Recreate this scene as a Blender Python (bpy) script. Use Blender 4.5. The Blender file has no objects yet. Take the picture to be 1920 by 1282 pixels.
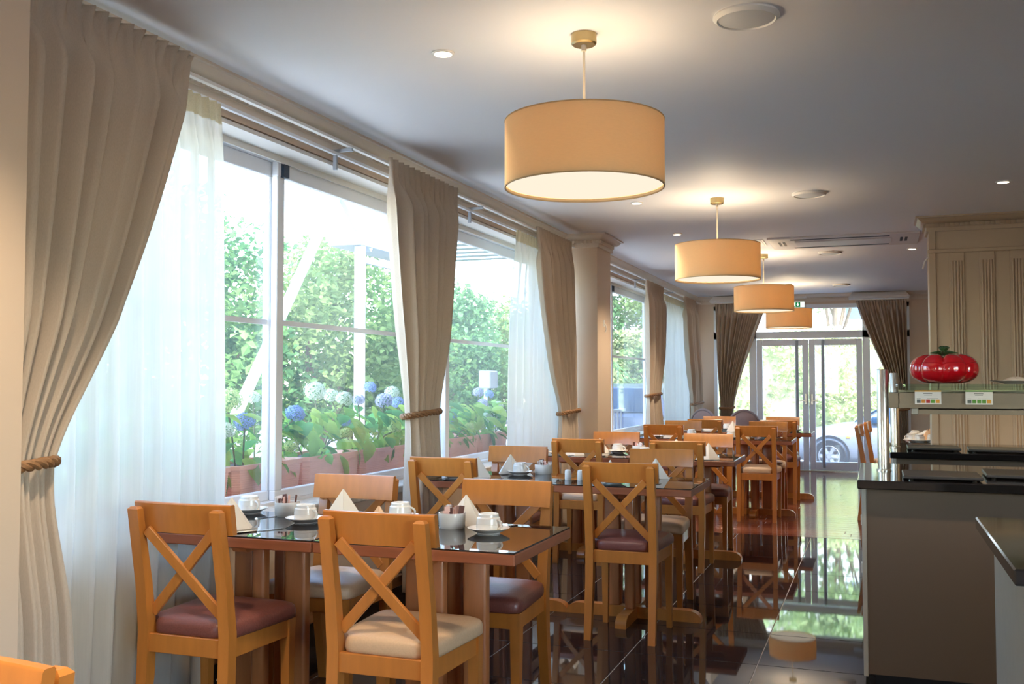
import bpy, bmesh, math, random
from mathutils import Vector, Matrix
import numpy as np
random.seed(7)
PI = math.pi
SC = bpy.context.scene
COL = SC.collection

# ------------------------------------------------------------------ camera, sky, sun, exposure
cam_d = bpy.data.cameras.new('camera'); cam_d.sensor_width = 36; cam_d.lens = 1867*36/1920
cam = bpy.data.objects.new('camera', cam_d); COL.objects.link(cam)
_r = Vector((0.9392249, 0.34330248, 0)); _d = Vector((-0.01414667, 0.03870321, -0.99915061)); _f = Vector((-0.34301088, 0.93842713, 0.0412076))
cam.matrix_world = Matrix(((_r.x, -_d.x, -_f.x, 0), (_r.y, -_d.y, -_f.y, 0), (_r.z, -_d.z, -_f.z, 1.30), (0, 0, 0, 1)))
cam_d.clip_start = 0.05; cam_d.clip_end = 300
SC.camera = cam
SC.view_settings.view_transform = 'Standard'; SC.view_settings.look = 'None'
SC.view_settings.gamma = 1; SC.view_settings.use_curve_mapping = False
SC.view_settings.exposure = 0.75
w = bpy.data.worlds.new('sky'); SC.world = w; w.use_nodes = True
nt = w.node_tree; bgn = nt.nodes['Background']
sky = nt.nodes.new('ShaderNodeTexSky'); sky.sky_type = 'NISHITA'; sky.sun_disc = False
sky.sun_elevation = math.radians(52); sky.sun_rotation = math.radians(150); sky.air_density = 1.0; sky.dust_density = .8; sky.ozone_density = 1.6
nt.links.new(sky.outputs[0], bgn.inputs[0]); bgn.inputs[1].default_value = 1.6
sun_d = bpy.data.lights.new('sun', 'SUN'); sun_d.energy = 6.5; sun_d.angle = math.radians(1.0); sun_d.color = (1, .95, .86)
sun = bpy.data.objects.new('sun', sun_d); COL.objects.link(sun)
sun.rotation_euler = Vector((-0.42, 0.62, -0.95)).to_track_quat('-Z', 'Y').to_euler()   # shines from behind the building
LAMP = 1.0
SC.cycles.use_denoising = True
SC.cycles.max_bounces = 10; SC.cycles.diffuse_bounces = 7; SC.cycles.glossy_bounces = 4
SC.cycles.transparent_max_bounces = 24; SC.cycles.sample_clamp_indirect = 8
SC.cycles.caustics_reflective = False; SC.cycles.caustics_refractive = False

# ------------------------------------------------------------------ materials
def S(r, g, b):
    f = lambda c: (c/12.92 if c <= .04045 else ((c+.055)/1.055)**2.4)
    return (f(r/255), f(g/255), f(b/255), 1)
def mat(name, col, rough=.5, metal=0., bump=0., scale=40., var=.0, coat=0., stretch=None, ior=1.5):
    m = bpy.data.materials.new(name); m.use_nodes = True
    n = m.node_tree.nodes; l = m.node_tree.links; b = n['Principled BSDF']
    b.inputs['Base Color'].default_value = col; b.inputs['Roughness'].default_value = rough
    b.inputs['Metallic'].default_value = metal; b.inputs['IOR'].default_value = ior
    if coat: b.inputs['Coat Weight'].default_value = coat; b.inputs['Coat Roughness'].default_value = .08
    if bump or var:
        tc = n.new('ShaderNodeTexCoord'); mp = n.new('ShaderNodeMapping')
        l.new(tc.outputs['Object'], mp.inputs[0])
        if stretch: mp.inputs['Scale'].default_value = stretch
        tx = n.new('ShaderNodeTexNoise'); tx.inputs['Scale'].default_value = scale; tx.inputs['Detail'].default_value = 4
        l.new(mp.outputs[0], tx.inputs['Vector'])
        if var:
            rp = n.new('ShaderNodeValToRGB'); e = rp.color_ramp.elements
            e[0].position = .3; e[1].position = .7
            e[0].color = tuple(max(0, c*(1-var)) for c in col[:3])+(1,); e[1].color = tuple(min(1, c*(1+var)) for c in col[:3])+(1,)
            l.new(tx.outputs['Fac'], rp.inputs[0]); l.new(rp.outputs[0], b.inputs['Base Color'])
        if bump:
            bp = n.new('ShaderNodeBump'); bp.inputs['Strength'].default_value = bump; bp.inputs['Distance'].default_value = .002
            l.new(tx.outputs['Fac'], bp.inputs['Height']); l.new(bp.outputs[0], b.inputs['Normal'])
    return m
def emit(name, col, s):
    m = bpy.data.materials.new(name); m.use_nodes = True; n = m.node_tree.nodes; n.clear()
    o = n.new('ShaderNodeOutputMaterial'); e = n.new('ShaderNodeEmission')
    e.inputs[0].default_value = col; e.inputs[1].default_value = s; m.node_tree.links.new(e.outputs[0], o.inputs[0]); return m
def cloth_mat(name, col, transl, transp, var=.05, scale=300., stretch=None, tcol=None):
    m = bpy.data.materials.new(name); m.use_nodes = True; n = m.node_tree.nodes; l = m.node_tree.links; n.clear()
    o = n.new('ShaderNodeOutputMaterial'); d = n.new('ShaderNodeBsdfDiffuse'); t = n.new('ShaderNodeBsdfTranslucent')
    mx = n.new('ShaderNodeMixShader'); mx.inputs[0].default_value = transl
    tc = n.new('ShaderNodeTexCoord'); mp = n.new('ShaderNodeMapping'); l.new(tc.outputs['Object'], mp.inputs[0])
    if stretch: mp.inputs['Scale'].default_value = stretch
    tx = n.new('ShaderNodeTexNoise'); tx.inputs['Scale'].default_value = scale; tx.inputs['Detail'].default_value = 3; l.new(mp.outputs[0], tx.inputs['Vector'])
    rp = n.new('ShaderNodeValToRGB'); e = rp.color_ramp.elements; e[0].position = .3; e[1].position = .7
    e[0].color = tuple(c*(1-var) for c in col[:3])+(1,); e[1].color = tuple(min(1, c*(1+var)) for c in col[:3])+(1,)
    l.new(tx.outputs['Fac'], rp.inputs[0]); l.new(rp.outputs[0], d.inputs[0])
    if tcol: t.inputs[0].default_value = tcol
    else: l.new(rp.outputs[0], t.inputs[0])
    l.new(d.outputs[0], mx.inputs[1]); l.new(t.outputs[0], mx.inputs[2]); last = mx
    if transp:
        tr = n.new('ShaderNodeBsdfTransparent'); m2 = n.new('ShaderNodeMixShader'); m2.inputs[0].default_value = transp
        l.new(mx.outputs[0], m2.inputs[1]); l.new(tr.outputs[0], m2.inputs[2]); last = m2
    l.new(last.outputs[0], o.inputs[0]); return m
def glass_mat(name, tint=(1, 1, 1, 1), haze=0.):
    m = bpy.data.materials.new(name); m.use_nodes = True; n = m.node_tree.nodes; l = m.node_tree.links; n.clear()
    o = n.new('ShaderNodeOutputMaterial'); t = n.new('ShaderNodeBsdfTransparent'); t.inputs[0].default_value = tint
    g = n.new('ShaderNodeBsdfGlossy'); g.inputs['Roughness'].default_value = .0
    f = n.new('ShaderNodeFresnel'); ge = n.new('ShaderNodeNewGeometry'); mi = n.new('ShaderNodeMapRange')   # same reflectance on both faces of the thin pane
    mi.inputs['To Min'].default_value = 1.45; mi.inputs['To Max'].default_value = 1/1.45
    l.new(ge.outputs['Backfacing'], mi.inputs['Value']); l.new(mi.outputs[0], f.inputs[0])
    mx = n.new('ShaderNodeMixShader'); l.new(f.outputs[0], mx.inputs[0]); l.new(t.outputs[0], mx.inputs[1]); l.new(g.outputs[0], mx.inputs[2])
    if haze:
        tl = n.new('ShaderNodeBsdfTranslucent'); tl.inputs[0].default_value = (.95, .97, 1, 1); mh = n.new('ShaderNodeMixShader'); mh.inputs[0].default_value = haze   # translucent mix imitating a milky glare haze over the view
        l.new(mx.outputs[0], mh.inputs[1]); l.new(tl.outputs[0], mh.inputs[2]); mx = mh
    l.new(mx.outputs[0], o.inputs[0]); return m

M = {}
M['wall'] = mat('wall_paint', S(218, 195, 170), .6, bump=.05, scale=120)
M['ceil'] = mat('ceiling_paint', S(236, 236, 238), .6)
M['white'] = mat('white_trim', S(232, 228, 220), .45)
M['cornice'] = mat('cornice_paint', S(222, 208, 190), .5)
M['upvc'] = mat('window_frame_white', S(242, 244, 247), .35)
M['rubber'] = mat('dark_seal', S(45, 60, 80), .5)
M['stone'] = mat('sill_stone', S(200, 188, 172), .3, var=.25, scale=30)
M['baseb'] = mat('dark_baseboard', S(40, 30, 26), .2)
M['woodtrim'] = mat('wood_trim', S(150, 100, 60), .4, var=.25, scale=8, stretch=(8, .6, 8))
M['tile'] = mat('black_granite_tile', S(36, 30, 30), .03, var=.18, scale=90, ior=1.5)
M['grout'] = mat('grout', S(180, 174, 170), .6)
M['planks'] = []
for k, c in enumerate([(104, 52, 36), (118, 62, 42), (92, 44, 32), (126, 72, 50)]):
    M['planks'].append(mat('plank_wood', S(*c), .13, var=.3, scale=6, stretch=(.7, 10, 10), ior=1.45))
M['chair'] = mat('honey_beech', S(188, 117, 50), .32, var=.10, scale=5, stretch=(6, 6, .8), coat=.25)
M['table'] = mat('table_wood', S(178, 112, 66), .35, var=.14, scale=6, stretch=(6, 6, .7), coat=.2)
M['tedge'] = mat('table_top_wood', S(150, 86, 54), .35, var=.15, scale=6, stretch=(.8, .8, 6))
M['tglass'] = mat('black_table_glass', S(30, 26, 26), .02, ior=1.75)
M['brown'] = mat('brown_leather', S(118, 68, 58), .36, bump=.35, scale=160, var=.12)
M['beige'] = mat('beige_leather', S(200, 166, 130), .4, bump=.25, scale=160, var=.05)
M['curtain'] = cloth_mat('taupe_curtain', S(206, 188, 167), .08, 0, var=.05, scale=400, stretch=(1, 1, .25), tcol=S(190, 150, 110))
M['sheer'] = cloth_mat('sheer_curtain', S(222, 218, 206), .5, .12, var=.02, scale=200, stretch=(1, 1, .02))
M['header'] = cloth_mat('sheer_header_tape', S(206, 192, 160), .35, 0, var=.06, scale=200)
M['rope'] = mat('rope', S(150, 110, 72), .6, var=.25, scale=60)
M['shade'] = cloth_mat('lamp_shade_cloth', S(232, 206, 162), .23, 0, var=.03, scale=180, stretch=(.3, .3, 3), tcol=S(244, 212, 162))
M['shaderim'] = mat('shade_rim', S(190, 158, 112), .6)
M['diffuser'] = emit('lamp_diffuser', (1, .86, .68, 1), .62)
M['brass'] = mat('brushed_brass', S(178, 160, 118), .35, 1.)
M['cord'] = mat('cord', S(225, 215, 195), .5)
M['spot'] = emit('downlight_bulb', (1, .82, .6, 1), 12)
M['chrome'] = mat('stainless_steel', S(215, 210, 200), .28, 1.)
M['steelrail'] = mat('dull_steel_rail', S(140, 130, 114), .38, .9)
M['china'] = mat('white_china', S(236, 230, 220), .12)
M['napkin'] = mat('paper_napkin', S(240, 228, 210), .8)
M['napkinp'] = mat('peach_napkin', S(238, 200, 160), .8)
M['steel'] = mat('cutlery_steel', S(215, 215, 215), .12, 1.)
M['sachet'] = [mat('sachet_brown', S(110, 70, 60), .5), mat('sachet_white', S(235, 225, 220), .5), mat('sachet_pink', S(235, 190, 175), .5)]
M['counter'] = mat('counter_laminate', S(96, 79, 62), .42)
M['counter2'] = mat('counter_side', S(165, 160, 146), .45, var=.04, scale=20)
M['blackstone'] = mat('black_worktop', S(24, 22, 22), .07, var=.2, scale=200, ior=1.6)
M['slate'] = mat('slate_tray', S(46, 43, 42), .4, bump=.2, scale=80)
M['panel'] = mat('panel_paint', S(190, 166, 136), .42)
M['tomato'] = mat('tomato_glaze', S(190, 12, 26), .07, coat=.6)
M['stem'] = mat('tomato_stem', S(52, 84, 44), .35)
M['glass'] = glass_mat('window_glass', (.98, .99, .985, 1), .022)
M['gshelf'] = glass_mat('shelf_glass', (.88, .96, .91, 1))
M['card'] = mat('card_white', S(236, 232, 226), .5)
M['ac'] = mat('ac_plastic', S(214, 206, 200), .45)
M['dark'] = mat('dark_slot', S(30, 28, 28), .6)
M['speaker'] = mat('speaker_grille', S(205, 208, 210), .5, bump=.3, scale=300)
M['green'] = emit('exit_green', S(20, 110, 60), .8)
M['exitw'] = emit('exit_white', S(225, 240, 225), .9)
M['terracotta'] = mat('terracotta_plastic', S(240, 176, 150), .55, var=.05, scale=15)
M['soil'] = mat('soil', S(60, 46, 36), .9, bump=.6, scale=60)
def leafm(name, c, tr=.4, var=.3, sc=6):
    return cloth_mat(name, S(*c), tr, 0, var=var, scale=sc)
M['hleaf'] = [leafm('hydrangea_leaf', (146, 190, 96)), leafm('hydrangea_leaf', (112, 168, 98)), leafm('hydrangea_leaf', (176, 204, 104))]
M['hstem'] = mat('hydrangea_stem', S(96, 100, 60), .7)
M['hb'] = leafm('blue_petals', (150, 168, 216), .3, .3, 9); M['hg'] = leafm('green_petals', (200, 214, 140), .3, .28, 9)
M['hp'] = leafm('pale_petals', (212, 220, 196), .3, .2, 9); M['hl'] = leafm('lilac_petals', (190, 186, 212), .3, .2, 9)
M['foli'] = [leafm('tree_leaf', (112, 146, 84), .4, .38, 1.3), leafm('tree_leaf', (98, 136, 84), .4, .38, 1.3), leafm('tree_leaf', (128, 152, 92), .4, .35, 1.3)]
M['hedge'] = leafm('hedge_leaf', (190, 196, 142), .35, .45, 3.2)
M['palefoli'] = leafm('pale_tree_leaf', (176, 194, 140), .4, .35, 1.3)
M['bark'] = mat('bark', S(132, 112, 92), .9, bump=.6, scale=20)
M['palebark'] = mat('pale_bark', S(176, 164, 150), .9, bump=.6, scale=10, var=.2)
M['wsteel'] = mat('white_painted_steel', S(176, 182, 190), .45)
M['ground'] = mat('pale_paving', S(186, 182, 174), .8, var=.1, scale=3)
M['asphalt'] = mat('grey_road', S(112, 112, 112), .85, var=.1, scale=5)
M['build'] = mat('render_wall', S(228, 224, 216), .8)
M['bglass'] = mat('building_window', S(90, 105, 120), .15)
M['silver'] = mat('silver_car_paint', S(112, 118, 128), .35, .2, coat=.5)
M['bluecar'] = mat('dark_blue_car_paint', S(66, 80, 102), .3, .2, coat=.5)
M['carglass'] = mat('car_glass', S(34, 56, 80), .1, ior=1.22)
M['tyre'] = mat('tyre_rubber', S(24, 25, 28), .8)
M['rim'] = mat('alloy_rim', S(112, 116, 122), .4, .3)
M['orange'] = mat('orange_lens', S(240, 130, 60), .3)
M['mauve'] = mat('mauve_fabric', S(168, 138, 132), .8, bump=.2, scale=200)
M['mauvewood'] = mat('grey_washed_wood', S(150, 128, 126), .5)
M['heat'] = emit('heat_lamp_tube', (1, .66, .32, 1), 5)

# ------------------------------------------------------------------ mesh helpers
class MB:
    def __init__(s): s.bm = bmesh.new()
    def box(s, x0, x1, y0, y1, z0, z1, bev=0., rot=None, seg=1):
        m = Matrix.Translation(((x0+x1)/2, (y0+y1)/2, (z0+z1)/2))
        if rot is not None: m = m @ rot
        m = m @ Matrix.Diagonal((x1-x0, y1-y0, z1-z0, 1))
        r = bmesh.ops.create_cube(s.bm, size=1, matrix=m)
        if bev:
            es = list({e for v in r['verts'] for e in v.link_edges})
            bmesh.ops.bevel(s.bm, geom=es, offset=bev, segments=seg, affect='EDGES', profile=.5)
        return s
    def beam(s, a, b, wx, wy, bev=0., up=(0, 0, 1)):
        a = Vector(a); b = Vector(b); d = b-a; L = d.length; z = d.normalized(); u = Vector(up)
        if abs(z.dot(u)) > .99: u = Vector((0, 1, 0))
        x = u.cross(z).normalized(); y = z.cross(x)
        m = Matrix(((x.x, y.x, z.x, 0), (x.y, y.y, z.y, 0), (x.z, y.z, z.z, 0), (0, 0, 0, 1)))
        m = Matrix.Translation((a+b)/2) @ m @ Matrix.Diagonal((wx, wy, L, 1))
        r = bmesh.ops.create_cube(s.bm, size=1, matrix=m)
        if bev:
            es = list({e for v in r['verts'] for e in v.link_edges})
            bmesh.ops.bevel(s.bm, geom=es, offset=bev, segments=1, affect='EDGES', profile=.5)
        return s
    def loops(s, rings, cap0=True, cap1=True, closed=True):
        vs = [[s.bm.verts.new(p) for p in r] for r in rings]
        n = len(rings[0])
        for a, b in zip(vs[:-1], vs[1:]):
            for i in range(n if closed else n-1):
                j = (i+1) % n
                try: s.bm.faces.new((a[i], a[j], b[j], b[i]))
                except ValueError: pass
        if cap0: s.bm.faces.new(vs[0][::-1])
        if cap1: s.bm.faces.new(vs[-1])
        return s
    def lathe(s, prof, n=24, c=(0, 0, 0), cap0=True, cap1=True, axis='z'):
        rings = []
        for r, z in prof:
            ring = []
            for k in range(n):
                a = 2*PI*k/n
                if axis == 'z': ring.append((c[0]+r*math.cos(a), c[1]+r*math.sin(a), c[2]+z))
                elif axis == 'y': ring.append((c[0]+r*math.cos(a), c[1]+z, c[2]-r*math.sin(a)))
                else: ring.append((c[0]+z, c[1]+r*math.cos(a), c[2]+r*math.sin(a)))
            rings.append(ring)
        return s.loops(rings, cap0, cap1)
    def tube(s, pts, r, n=8, closed=False, rr=None):
        pts = [Vector(p) for p in pts]; N = len(pts); rings = []
        up = None
        for i, p in enumerate(pts):
            if closed: t = pts[(i+1) % N]-pts[i-1]
            else: t = pts[min(i+1, N-1)]-pts[max(i-1, 0)]
            t.normalize()
            if up is None: up = Vector((0, 0, 1)) if abs(t.z) < .9 else Vector((1, 0, 0))
            x = up.cross(t)
            if x.length < 1e-4: x = Vector((1, 0, 0)).cross(t)
            x.normalize(); y = t.cross(x); up = y
            R = rr[i] if rr else r
            rings.append([p+x*(R*math.cos(2*PI*k/n))+y*(R*math.sin(2*PI*k/n)) for k in range(n)])
        if closed: rings.append(rings[0]); return s.loops(rings, False, False)
        return s.loops(rings)
    def prism(s, poly, axis, a, b):
        def P(u, v, t): return {'x': (t, u, v), 'y': (u, t, v), 'z': (u, v, t)}[axis]
        return s.loops([[P(u, v, a) for u, v in poly], [P(u, v, b) for u, v in poly]])
    def mesh(s, name, m, smooth=True, ang=35):
        bmesh.ops.remove_doubles(s.bm, verts=s.bm.verts, dist=1e-6)
        bmesh.ops.recalc_face_normals(s.bm, faces=s.bm.faces)
        me = bpy.data.meshes.new(name); s.bm.to_mesh(me); s.bm.free()
        if m: me.materials.append(m)
        if smooth and me.polygons:
            me.polygons.foreach_set('use_smooth', [True]*len(me.polygons)); me.set_sharp_from_angle(angle=math.radians(ang))
        return me
def link(name, me, parent=None, loc=None, rot=None):
    o = bpy.data.objects.new(name, me); COL.objects.link(o)
    if parent is not None: o.parent = parent
    if loc is not None: o.location = loc
    if rot is not None: o.rotation_euler = rot
    return o
def obj(name, mb, m, parent=None, loc=None, rot=None, smooth=True, ang=35):
    return link(name, mb.mesh(name, m, smooth, ang), parent, loc, rot)
def tag(o, label, cat, group=None):
    o['label'] = label; o['category'] = cat
    if group: o['group'] = group
    return o
def thing(name, label, cat, loc=(0, 0, 0), rz=0, group=None):
    o = bpy.data.objects.new(name, None); COL.objects.link(o); o.location = loc; o.rotation_euler = (0, 0, rz); o.empty_display_size = .1
    return tag(o, label, cat, group)
def struct(name, mb, m, parent=None, smooth=True):
    o = obj(name, mb, m, parent, smooth=smooth)
    if parent is None: o['kind'] = 'structure'
    return o
def dup(root, loc, rz, label, group=None, swap=None):
    r = root.copy(); COL.objects.link(r); r.location = loc; r.rotation_euler = (0, 0, rz); r['label'] = label
    if group: r['group'] = group
    for ch in list(root.children):
        c = ch.copy(); COL.objects.link(c); c.parent = r
        if swap:
            for k, me in swap.items():
                if ch.name.split('.')[0] == k: c.data = me
        for g in ch.children:
            d = g.copy(); COL.objects.link(d); d.parent = c
    return r
def placer(build):
    """first call keeps the prototype, later calls copy it with its parts"""
    st = {}
    def place(key, loc, rz, label, group=None, swap=None, **kw):
        if key not in st:
            o = build(key); o.location = loc; o.rotation_euler = (0, 0, rz); o['label'] = label
            if group: o['group'] = group
            st[key] = o; return o
        return dup(st[key], loc, rz, label, group, swap)
    return place

# ------------------------------------------------------------------ room shell
CZ = 2.62
WX = -2.65         # inner face of the window wall
YB, YE = -3.2, 15.4
XR = 3.6
SPL = 8.82         # tiles end, planks begin
fl = struct('floor', MB().box(-2.9, XR+.1, YB-.1, YE+.1, -.20, -.0025), M['grout'])
tm = [MB().box(-.3004, .3004, -.2929, .2929, -.006, 0, bev=.0012).mesh('tile', M['tile'], smooth=False)]
ys = [4.765+.59*k for k in range(-13, 8)]
for iy, y0 in enumerate(ys):
    y1 = y0+.59
    if y0 > SPL-.05 or y0 < -2.9: continue
    for ix in range(-4, 3):
        xc = -.535+.605*ix+.3025
        t = link('tile', tm[0], fl, (xc, (y0+min(y1, SPL))/2, 0))
        if y1 > SPL: t.scale = (1, (SPL-y0-.003)/.587, 1)
# remaining tiles behind the counters are laid as larger slabs
for ix in range(3, 7):
    xc = -.535+.605*ix+.3025
    t = link('tile', tm[0], fl, (xc, (-2.9+SPL)/2, 0)); t.scale = (1, (SPL+2.9)/.587, 1)
pw = .14; rows = int((YE-SPL)/pw)+1
pls = [MB().box(-.5, .5, -.0685, .0685, -.006, 0, bev=.0015).mesh('plank', mm, smooth=False) for mm in M['planks']]
for r in range(rows):
    y = SPL+.004+pw*(r+.5); x = -2.7-random.random()*1.2; k = 0
    if y > YE+.05: break
    while x < XR:
        L = random.choice([1.5, 1.8, 2.1, 2.4]); a = max(x, -2.75); b = min(x+L, XR)
        if b-a > .12:
            o = link('plank', random.choice(pls), fl, ((a+b)/2, y, 0)); o.scale = (b-a-.003, 1, 1)
        x += L

struct('ceiling', MB().box(-3.1, XR+.2, YB-.2, YE+.3, CZ, CZ+.35), M['ceil'])
# window wall: dado below sills, lintel above, solid bays
W1 = (2.2, 8.5); W2 = (9.0, 15.0)
wl = MB()
wl.box(WX-.3, WX, YB-.2, YE+.3, -.45, .66)
wl.box(WX-.3, WX, YB-.2, YE+.3, 2.46, CZ)
wl.box(WX-.3, WX, YB-.2, W1[0]-.1, .66, 2.46); wl.box(WX-.3, WX, W1[1], W2[0], .66, 2.46); wl.box(WX-.3, WX, W2[1], YE+.3, .66, 2.46)
struct('wall_left', wl, M['wall'], smooth=False)
struct('pillar', MB().box(WX, -2.26, .9, 2.165, 0, CZ), M['wall'], smooth=False)
struct('pillar', MB().box(WX, -2.31, 8.52, 8.99, 0, CZ), M['wall'], smooth=False)
struct('wall_right', MB().box(XR, XR+.2, YB-.2, -2.5, -.2, CZ).box(XR, XR+.2, 1.1, YE+.3, -.2, CZ).box(XR, XR+.2, -2.5, 1.1, -.2, .8).box(XR, XR+.2, -2.5, 1.1, 2.35, CZ), M['wall'], smooth=False)
wr = struct('added_window_right', MB().box(XR+.06, XR+.14, -2.5, 1.1, .8, .86).box(XR+.06, XR+.14, -2.5, 1.1, 2.29, 2.35).box(XR+.06, XR+.14, -2.5, -2.44, .8, 2.35).box(XR+.06, XR+.14, 1.04, 1.1, .8, 2.35).box(XR+.06, XR+.14, -.73, -.67, .8, 2.35), M['upvc'], smooth=False)  # unseen window, added to let in fill light from the right
for a, b in ((-2.44, -.73), (-.67, 1.04)): obj('pane', MB().box(XR+.097, XR+.104, a, b, .86, 2.29), M['glass'], wr, smooth=False)
struct('wall_back', MB().box(-2.95, -2.2, YB-.2, YB, -.2, CZ).box(-1.1, XR+.2, YB-.2, YB, -.2, CZ).box(-2.2, -1.1, YB-.2, YB, -.2, .9).box(-2.2, -1.1, YB-.2, YB, 2.3, CZ), M['wall'], smooth=False)
wb = struct('added_window_back', MB().box(-2.2, -1.1, YB-.14, YB-.06, .9, .96).box(-2.2, -1.1, YB-.14, YB-.06, 2.24, 2.3).box(-2.2, -2.14, YB-.14, YB-.06, .9, 2.3).box(-1.16, -1.1, YB-.14, YB-.06, .9, 2.3).box(-1.68, -1.62, YB-.14, YB-.06, .9, 2.3), M['upvc'], smooth=False)  # added out-of-view window, daylight fill from behind the camera
for a, b in ((-2.14, -1.68), (-1.62, -1.16)): obj('pane', MB().box(a, b, YB-.105, YB-.098, .96, 2.24), M['glass'], wb, smooth=False)
DX0, DX1, DZ = -2.33, .46, 2.47
wf = MB().box(WX-.3, DX0, YE, YE+.25, -.45, CZ).box(DX1, XR+.2, YE, YE+.25, -.45, CZ).box(DX0, DX1, YE, YE+.25, DZ, CZ).box(DX0, DX1, YE, YE+.25, -.45, -.01)
struct('wall_far', wf, M['wall'], smooth=False)
# baseboard: dark tile skirting with a wooden cap
bb = struct('baseboard_left', MB().box(WX, WX+.02, 2.165, 8.52, 0, .12).box(WX, WX+.02, 8.99, YE, 0, .12), M['baseb'])
obj('wood_cap', MB().box(WX, WX+.035, 2.165, 8.52, .12, .19, bev=.008).box(WX, WX+.035, 8.99, YE, .12, .19, bev=.008), M['woodtrim'], bb)

CORN = [(0, 0), (0, -.115), (.018, -.115), (.018, -.085), (.022, -.082), (.022, -.052), (.05, -.048), (.07, -.03), (.085, -.014), (.1, -.012), (.1, 0)]
def cornice(name, pts, m, normal_side=1, dent=True):
    """crown moulding along a horizontal polyline, mitred; profile grows to the given side"""
    P = [Vector((x, y)) for x, y in pts]; rings = []
    def nrm(a, b):
        d = (b-a).normalized(); return Vector((d.y, -d.x))*normal_side
    for i, p in enumerate(P):
        if i == 0: n = nrm(P[0], P[1])
        elif i == len(P)-1: n = nrm(P[-2], P[-1])
        else:
            n1, n2 = nrm(P[i-1], P[i]), nrm(P[i], P[i+1]); n = n1+n2; n = n/(n.dot(n1))
        rings.append([(p.x+n.x*u, p.y+n.y*u, CZ+v) for u, v in CORN])
    o = struct(name, MB().loops(rings), m)
    if dent:
        mb = MB()
        for a, b in zip(P[:-1], P[1:]):
            n = nrm(a, b); d = (b-a); L = d.length; d.normalize(); k = int(L/.036)
            for i in range(k):
                q = a+d*((i+.5)*L/k)+n*.026; hx = abs(d.x)*.0105+abs(n.x)*.012; hy = abs(d.y)*.0105+abs(n.y)*.012
                mb.box(q.x-hx, q.x+hx, q.y-hy, q.y+hy, CZ-.08, CZ-.054)
        dn = obj('dentil_row', mb, m, o, smooth=False); dn['kind'] = 'stuff'
    return o
cornice('trim_1', [(-2.65, .8), (-2.26, .8), (-2.26, 2.165), (WX, 2.165), (WX, 8.52), (-2.31, 8.52), (-2.31, 8.99), (WX, 8.99), (WX, YE)], M['cornice'])
cornice('trim_2', [(WX, YE), (XR, YE)], M['cornice'])
# ------------------------------------------------------------------ windows on the left
def window(name, y0, y1, mulls, muntin=True):
    XF = -2.85; z0, z1 = .70, 2.46
    fr = MB()
    fr.box(XF-.05, XF+.05, y0, y1, z0, z0+.015); fr.box(XF-.05, XF+.05, y0, y1, z1-.045, z1)
    fr.box(XF-.05, XF+.05, y0, y0+.05, z0, z1); fr.box(XF-.05, XF+.05, y1-.05, y1, z0, z1)
    w_ = struct(name, fr, M['upvc'], smooth=False)
    obj('sill', MB().box(-3.05, WX+.035, y0-.05, y1+.02, .66, .70, bev=.006), M['stone'], w_)
    obj('window_head', MB().box(XF+.05, WX-.005, y0, y1, z1-.025, z1-.005).box(XF+.05, XF+.062, y0, y1, z1-.055, z1-.02), M['white'], w_, smooth=False)
    ys_ = [y0]+mulls+[y1]
    for i in range(len(ys_)-1):
        a, b = ys_[i], ys_[i+1]; dx = .022 if i % 2 else -.022
        s = MB(); X = XF+dx; t = .018; wd = .065
        a2 = a+(.05 if i == 0 else -.03); b2 = b-(.05 if i == len(ys_)-2 else -.03)
        s.box(X-t, X+t, a2, b2, z0+.015, z0+.065, bev=.004).box(X-t, X+t, a2, b2, z1-.12, z1-.045, bev=.004)
        s.box(X-t, X+t, a2, a2+wd, z0+.065, z1-.12, bev=.004).box(X-t, X+t, b2-wd, b2, z0+.065, z1-.12, bev=.004)
        f = obj('sash', s, M['upvc'], w_)
        obj('pane', MB().box(X-.003, X+.003, a2+wd-.01, b2-wd+.01, z0+.055, z1-.11), M['glass'], f, smooth=False)
        obj('glazing_bar', MB().box(X-.008, X+.008, a2+wd, b2-wd, 1.592, 1.618), M['upvc'], f, smooth=False)
        if i: obj('seal_block', MB().box(XF-.02, XF+.056, a+.0, a+.05, z1-.12, z1-.05), M['rubber'], w_, smooth=False)
    return w_
window('window_1', 2.07, 8.5, [4.29, 6.38])
window('window_2', 9.0, 15.0, [11.0, 12.95])
# curtain tracks
for y0, y1 in ((2.17, 8.5), (9.0, 15.3)):
    t = thing('curtain_track', ('double white curtain track below cornice over nearer window' if y0 < 5 else 'double white curtain track over window beyond the pillar'), 'curtain rail', (0, 0, 0))
    obj('rail', MB().box(-2.535, -2.51, y0, y1, 2.508, 2.522), M['white'], t, smooth=False)
    obj('rail', MB().box(-2.615, -2.595, y0, y1, 2.475, 2.49), M['upvc'], t, smooth=False)
    for k in range(4):
        y = y0+.5+k*(y1-y0-.9)/3
        obj('bracket', MB().box(WX, -2.51, y-.008, y+.008, 2.49, 2.505).box(-2.62, -2.60, y-.006, y+.006, 2.40 if k in (1, 2) else 2.455, 2.495), M['wsteel'], t, smooth=False)
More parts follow.
